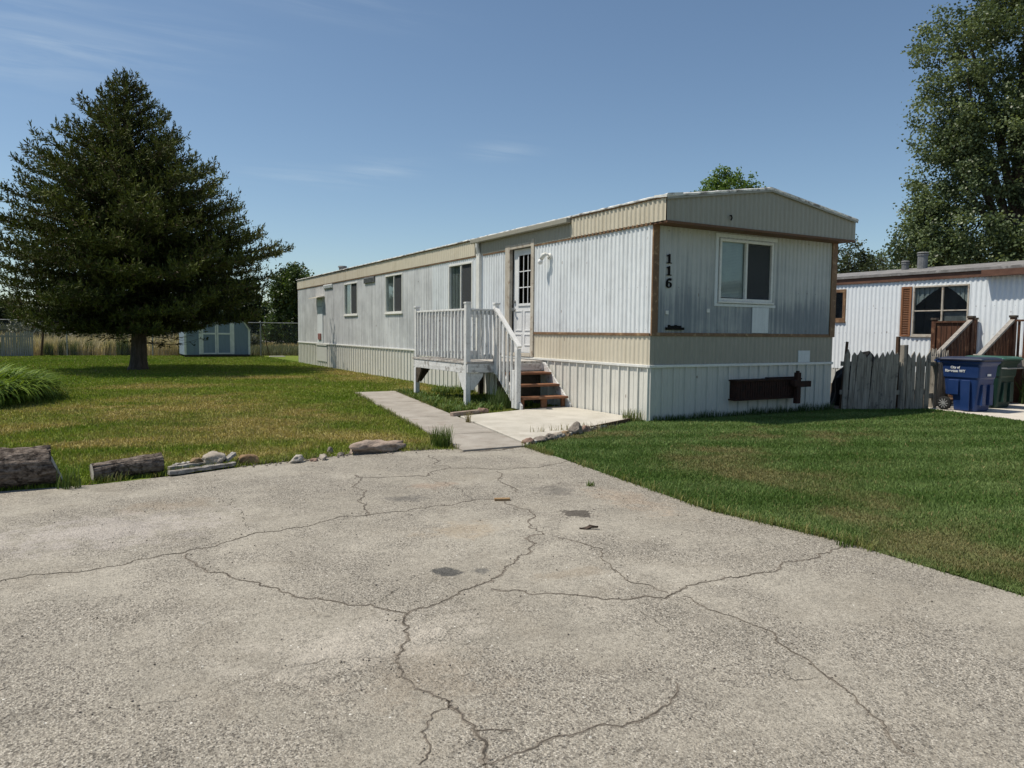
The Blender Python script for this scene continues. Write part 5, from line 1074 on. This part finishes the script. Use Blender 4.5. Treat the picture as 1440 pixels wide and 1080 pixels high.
pr2 = thing('picket_fence', (6.0, -.7, 0), 'grey gappy picket fence section beside the blue bin', 'fence')
picket_run(pr2, (5.76, -.60), (6.27, -.77), 1.08, .092, .014, 3, .0)
m = MB(); m.box(6.44, 6.54, -.76, -.66, -.02, 1.0); m.build('post', 'picket', pr2, bevel=.005)
m = MB(); m.bar((6.27, -.74, .25), (6.5, -.72, .25), .04, .1); m.bar((6.27, -.74, .86), (6.5, -.72, .86), .04, .08); m.build('rail', 'picket', pr2)
pr3 = thing('picket_fence', (7.3, -.15, 0), 'pointed picket fence running behind the two bins', 'fence')
picket_run(pr3, (6.56, -.55), (8.3, .05), 1.14, .15, .02, 6, 0, 2.2)
m = MB(); m.tube([(4.70, .0, -.02), (4.78, .02, .5), (4.90, .05, 1.27)], .028, 8); tag(m.build('leaning_pole', 'postdark'), 'thin dark pole leaning between the mobile home and the picket fence', 'pole')
m = MB(); m.box(4.60, 4.68, .28, .36, -.02, 1.22); tag(m.build('wooden_post', 'postdark', bevel=.005), 'upright dark post close to the corner of the mobile home', 'post')
for x, y, h_, lb in ((5.95, -.30, 1.38, 'tallest dark post standing behind the joint of the two picket fences'), (6.12, -.36, 1.22, 'shorter dark post right of the tallest one behind the picket fence')):
    m = MB(); m.box(x-.03, x+.03, y-.03, y+.03, -.02, h_); tag(m.build('wooden_post', 'postdark', bevel=.004), lb, 'post')
t = thing('covered_heap', (5.9, .35, 0), 'dark tarpaulin-covered heap showing over the picket fence', 'tarpaulin')
bm = bmesh.new(); bmesh.ops.create_icosphere(bm, subdivisions=4, radius=1)
for v in bm.verts: q = v.co; k = 1+.18*mnoise.noise(q*2.2)+.08*mnoise.noise(q*6); v.co = Vector((q.x*.75*k, q.y*.55*k, max(-.05, q.z*.98*k)))
me = bpy.data.meshes.new('cover'); bm.to_mesh(me); bm.free(); o = link('cover', me, 'black', t)

# ------------------------------------------------------------------ bins
def text_mesh(txt, size):
    cu = bpy.data.curves.new('t', 'FONT'); cu.body = txt; cu.size = size; cu.align_x = 'CENTER'; cu.extrude = .001; cu.offset = .0022
    o = bpy.data.objects.new('t', cu); COL.objects.link(o); dg = bpy.context.evaluated_depsgraph_get(); me = bpy.data.meshes.new_from_object(o.evaluated_get(dg)); bpy.data.objects.remove(o); return me
def bin_(x, y, label, body, lid, text, rot=0.0, sc=1.0):
    t = thing('wheelie_bin', (x, y, .012), label, 'bin', 'wheelie bins on the pad'); Z0 = .012
    # local: a along length (0 = front, towards -Y, 1 = back), b across
    def sec(z, yf, yb, hw, r=.05):
        pts = []
        for cx_, cy_, a0 in ((hw-r, yf+r, -90), (hw-r, yb-r, 0), (-hw+r, yb-r, 90), (-hw+r, yf+r, 180)):
            for k in range(5): a = R(a0+k*22.5); pts.append((x+cx_+r*math.cos(a), y+cy_+r*math.sin(a), Z0+z*sc))
        return pts
    m = MB(); m.loft([sec(.0, -.24, .14, .22), sec(.03, -.26, .15, .235), sec(.27, -.285, .17, .255), sec(.30, -.29, .30, .258), sec(.60, -.315, .325, .275), sec(.63, -.33, .34, .292), sec(.84, -.345, .355, .305), sec(.87, -.36, .36, .315), sec(.895, -.385, .385, .335), sec(.93, -.39, .39, .338)])
    b = m.build('body', body, t, bevel=.008)
    m = MB(); m.box(x-.18, x-.06, y-.345, y-.27, Z0+.12, Z0+.5); m.box(x+.06, x+.18, y-.345, y-.27, Z0+.12, Z0+.5)
    m.box(x-.31, x-.285, y-.18, y-.02, Z0+.02, Z0+.58); m.box(x-.298, x-.27, y+.03, y+.22, Z0+.30, Z0+.58); m.build('ribs', body, t, bevel=.008)
    m = MB(); m.loft([sec(.935, -.42, .40, .355, .06), sec(.965, -.425, .405, .36, .06), sec(.985, -.40, .39, .335, .06), sec(1.005, -.33, .32, .27, .06)]); m.box(x-.30, x+.30, y+.40, y+.455, Z0+.945, Z0+.975); m.build('lid', lid, t, bevel=.006)
    m = MB(); m.tube([(x-.33, y+.47, Z0+.93), (x+.33, y+.47, Z0+.93)], .018, 8); m.box(x-.30, x-.26, y+.36, y+.47, Z0+.89, Z0+.925); m.box(x+.26, x+.30, y+.36, y+.47, Z0+.89, Z0+.925); m.build('handle', body, t)
    for sx_ in (-1, 1):
        cx_ = x+sx_*.275; cy_ = y+.285; m = MB(); m.tube([(cx_-.035, cy_, Z0+.125), (cx_-.028, cy_, Z0+.125), (cx_+.028, cy_, Z0+.125), (cx_+.035, cy_, Z0+.125)], [.105, .125, .125, .105], 24); w_ = m.build('wheel', 'tyre', t)
        m = MB()
        for k in range(10):
            a = 2*math.pi*k/10; m.bar((cx_+sx_*.037, cy_+.015*math.cos(a), Z0+.125+.015*math.sin(a)), (cx_+sx_*.037, cy_+.088*math.cos(a), Z0+.125+.088*math.sin(a)), .014, .008, (1, 0, 0))
        m.tube([(cx_+sx_*.034, cy_, Z0+.125), (cx_+sx_*.046, cy_, Z0+.125)], .022, 12); m.build('rim', 'spoke', w_)
    m = MB(); m.tube([(x-.22, y+.285, Z0+.125), (x+.22, y+.285, Z0+.125)], .012, 8); m.build('axle', 'galv', t)
    if text:
        for body_, size, z in (('City of', .060, .790), ('Riverton WY', .068, .722)):
            me = text_mesh(body_, size)
            # text x -> -Y, text y -> up along the side, facing -X
            sl_ = (.305-.292)/.21
            for v in me.vertices:
                a, u, e = v.co; zc = z+u; v.co = Vector((-(.292+(zc-.63)*sl_+.006+e), -a+.10, zc))
            o = link('lettering', me, 'lettering', b)
        m = MB(); m.box(x-.06, x+.06, y-.352, y-.342, Z0+.66, Z0+.70); m.build('sticker', 'lettering', b)
    else:
        m = MB(); m.tube([(x-.33, y-.36, Z0+.78), (x-.30, y-.43, Z0+.78), (x+.30, y-.43, Z0+.78), (x+.33, y-.36, Z0+.78)], .014, 8); m.build('lift_bar', 'galv', b)
    return t
bin_(6.60, -1.32, 'dark blue wheelie bin with white City of Riverton WY lettering beside the picket fence', 'blue', 'lidblue', True)
bin_(7.75, -1.10, 'dark green wheelie bin with a paler lid behind the blue bin', 'green', 'lidgreen', False)

# ------------------------------------------------------------------ neighbour's home
NX = 11.0
nb = thing('mobile_home', (NX, 0, 0), 'neighbouring white ribbed mobile home with brown eave and shuttered window', 'mobile home')
NF = lambda u, v, d: (NX-d, u, v)
NW = [(1.16, 2.58, 1.40, 2.68), (4.56, 5.5, 1.79, 2.70)]
m = MB(); corr(m, NF, -13, 13, .45, 2.86, NW, wl=.12, depth=.014); m.build('siding', 'nb_siding', nb)
m = MB(); corr(m, NF, -13, 13, -.03, .45, wl=.3, depth=.015, prof=RIB); m.build('skirting', 'skirt_shaded', nb)
for f_, a, b in ((lambda u, v, d: (u, -13-d, v), NX, NX+4.2), (lambda u, v, d: (u, 13+d, v), NX, NX+4.2), (lambda u, v, d: (NX+4.2+d, u, v), -13, 13)):
    m = MB(); corr(m, f_, a, b, -.03, 2.9); m.build('siding', 'nb_siding', nb)
m = MB(); boxf(m, NF, -13.1, 13.1, 2.83, 2.98, .005, .05); m.build('eave_trim', 'nb_brown', nb)
m = MB(); m.prism([(NX-.09, 2.98), (NX+2.1, 3.28), (NX+4.3, 2.98), (NX+4.3, 3.05), (NX+2.1, 3.35), (NX-.09, 3.05)], lambda u, v, w: (u, w, v), -13.15, 13.15); m.build('roof', 'nb_roof', nb)
m = MB(); boxf(m, NF, -13.1, .78, 2.82, 2.97, .06, .26); m.build('awning', 'nb_brown', nb)
w = window(nb, NF, *NW[0], 1.82, 0, None, 'beige', True, .04)
m = MB()     # swagged curtain edges behind both panes
for (a, b) in ((2.54, 1.86), (1.20, 1.78)):
    for i in range(10):
        s0, s1 = i/10, (i+1)/10; u0_, u1_ = a+(b-a)*s0, a+(b-a)*s1; lo = lambda s: 2.64-.46*(1-s)**1.3
        m.prism([(u0_, lo(s0)), (u1_, lo(s1)), (u1_, 2.64), (u0_, 2.64)], NF, -.06-.02*(i % 2), -.05-.02*(i % 2))
m.build('curtain', 'curtain', w)
m = MB(); boxf(m, NF, 1.88, 2.10, 1.46, 1.80, -.2, -.06); m.build('box_on_sill', 'cream', w)
m = MB(); boxf(m, NF, 1.21, 1.79, 1.45, 2.0, -.056, -.046); m.build('blind', 'nb_roof', w)
window(nb, NF, *NW[1], 5.05, 0, None, 'brown', False, .09)
m = MB(); boxf(m, NF, 2.61, 2.66, 1.38, 2.68, .012, .045); boxf(m, NF, 2.84, 2.89, 1.38, 2.68, .012, .045); boxf(m, NF, 2.66, 2.84, 1.38, 1.43, .012, .045); boxf(m, NF, 2.66, 2.84, 2.63, 2.68, .012, .045)
for i in range(26):
    z = 1.435+i*.046; m.add([NF(2.66, z, .016), NF(2.84, z, .016), NF(2.84, z+.036, .038), NF(2.66, z+.036, .038), NF(2.66, z+.008, .012), NF(2.84, z+.008, .012), NF(2.84, z+.044, .03), NF(2.66, z+.044, .03)], [(0, 1, 2, 3), (4, 7, 6, 5), (0, 4, 5, 1), (2, 6, 7, 3)])
m.build('shutter', 'shutter', nb)
for y, r, z1 in ((3.3, .13, 3.72), (3.80, .095, 3.52)):
    m = MB(); m.tube([(12.5, y, 3.1), (12.5, y, z1-.09)], r, 14); m.tube([(12.5, y, z1-.10), (12.5, y, z1-.08), (12.5, y, z1-.06)], [r*1.12]*3, 14); m.tube([(12.5, y, z1-.06), (12.5, y, z1-.03), (12.5, y, z1)], [r*.9, r*1.2, r*1.05], 14); m.tube([(12.5, y, 3.12), (12.5, y, 3.24)], [r*1.3, r*1.02], 14); m.build('roof_flue', 'greymetal', nb)
# neighbour's porch: deck against the wall, stairs coming down towards us
np_ = thing('porch', (9.9, -.6, 0), 'dark brown wooden porch with grey handrails at the neighbouring mobile home', 'porch')
YL, YR, XS = .14, -.72, 9.25
m = MB(); y = -3.2
while y < 1.0: m.box(XS, NX-.05, y, y+.135, .94, .975); y += .14
m.build('deck_floor', 'greyrail', np_)
m = MB(); m.box(XS-.02, XS+.02, -3.2, 1.0, .78, .938); m.build('rim_beam', 'greyrail', np_)
for (x, y, z) in ((XS, YL, 1.80), (XS, YR, 1.80), (XS, .95, 1.76), (NX-.12, .95, 1.80), (XS, -2.2, 1.8), (XS, -3.15, 1.8)):
    m = MB(); m.box(x-.05, x+.05, y-.05, y+.05, -.02, z); m.build('post', 'porchwood', np_, bevel=.005)
    m = MB(); m.box(x-.065, x+.065, y-.065, y+.065, z+.001, z+.05); m.build('post_cap', 'darkwood', np_, bevel=.006)
def boards(A, B, z0, z1, n, w, top='porchwood'):
    A, B = Vector(A), Vector(B)
    for i in range(n):
        c = A.lerp(B, (i+.5)/n); d = (B-A).normalized()*w/2; m = MB(); m.bar((c-d).to_3d()+Vector((0, 0, (z0+z1)/2)), (c+d).to_3d()+Vector((0, 0, (z0+z1)/2)), .022, z1-z0); m.build('baluster', 'porchwood', np_)
    m = MB(); m.bar(A.to_3d()+Vector((0, 0, z1+.02)), B.to_3d()+Vector((0, 0, z1+.02)), .09, .04); m.build('top_rail', top, np_)
boards((XS, YL+.06), (XS, .90), .80, 1.70, 6, .10); boards((XS+.06, .96), (NX-.16, .96), .85, 1.70, 11, .11, 'greyrail'); boards((XS, YR-.06), (XS, -2.15), .80, 1.72, 12, .045); boards((XS, -2.25), (XS, -3.1), .80, 1.72, 7, .045)
for y in (YL, YR):
    m = MB(); m.bar((XS+.02, y, 1.78), (XS-1.25, y, 1.00), .10, .045); m.build('handrail', 'greyrail', np_, bevel=.004)
    m = MB(); m.bar((XS-.02, y, .86), (XS-1.25, y, .12), .04, .24); m.build('stringer', 'porchwood', np_)
    m = MB(); m.box(XS-1.26, XS-1.17, y-.045, y+.045, 0, 1.02); m.build('post', 'porchwood', np_)
    for i in range(9):
        xx = XS-.12-i*.12; m = MB(); zt_ = 1.74-(XS-xx)*.614; m.box(xx-.045, xx+.045, y-.012, y+.012, zt_-.80, zt_-.02); m.build('baluster', 'porchwood', np_)
for k in range(4):
    xx = XS-.30*(k+1); m = MB(); m.box(xx, xx+.29, YR+.03, YL-.03, .76-k*.19, .80-k*.19); m.build('tread', 'greyrail', np_)
m = MB(); 
for i in range(22): y = -3.2+i*.19; m.box(XS+.05, XS+.07, y, y+.17, .02, .76)
m.build('skirt_boards', 'porchwood', np_)
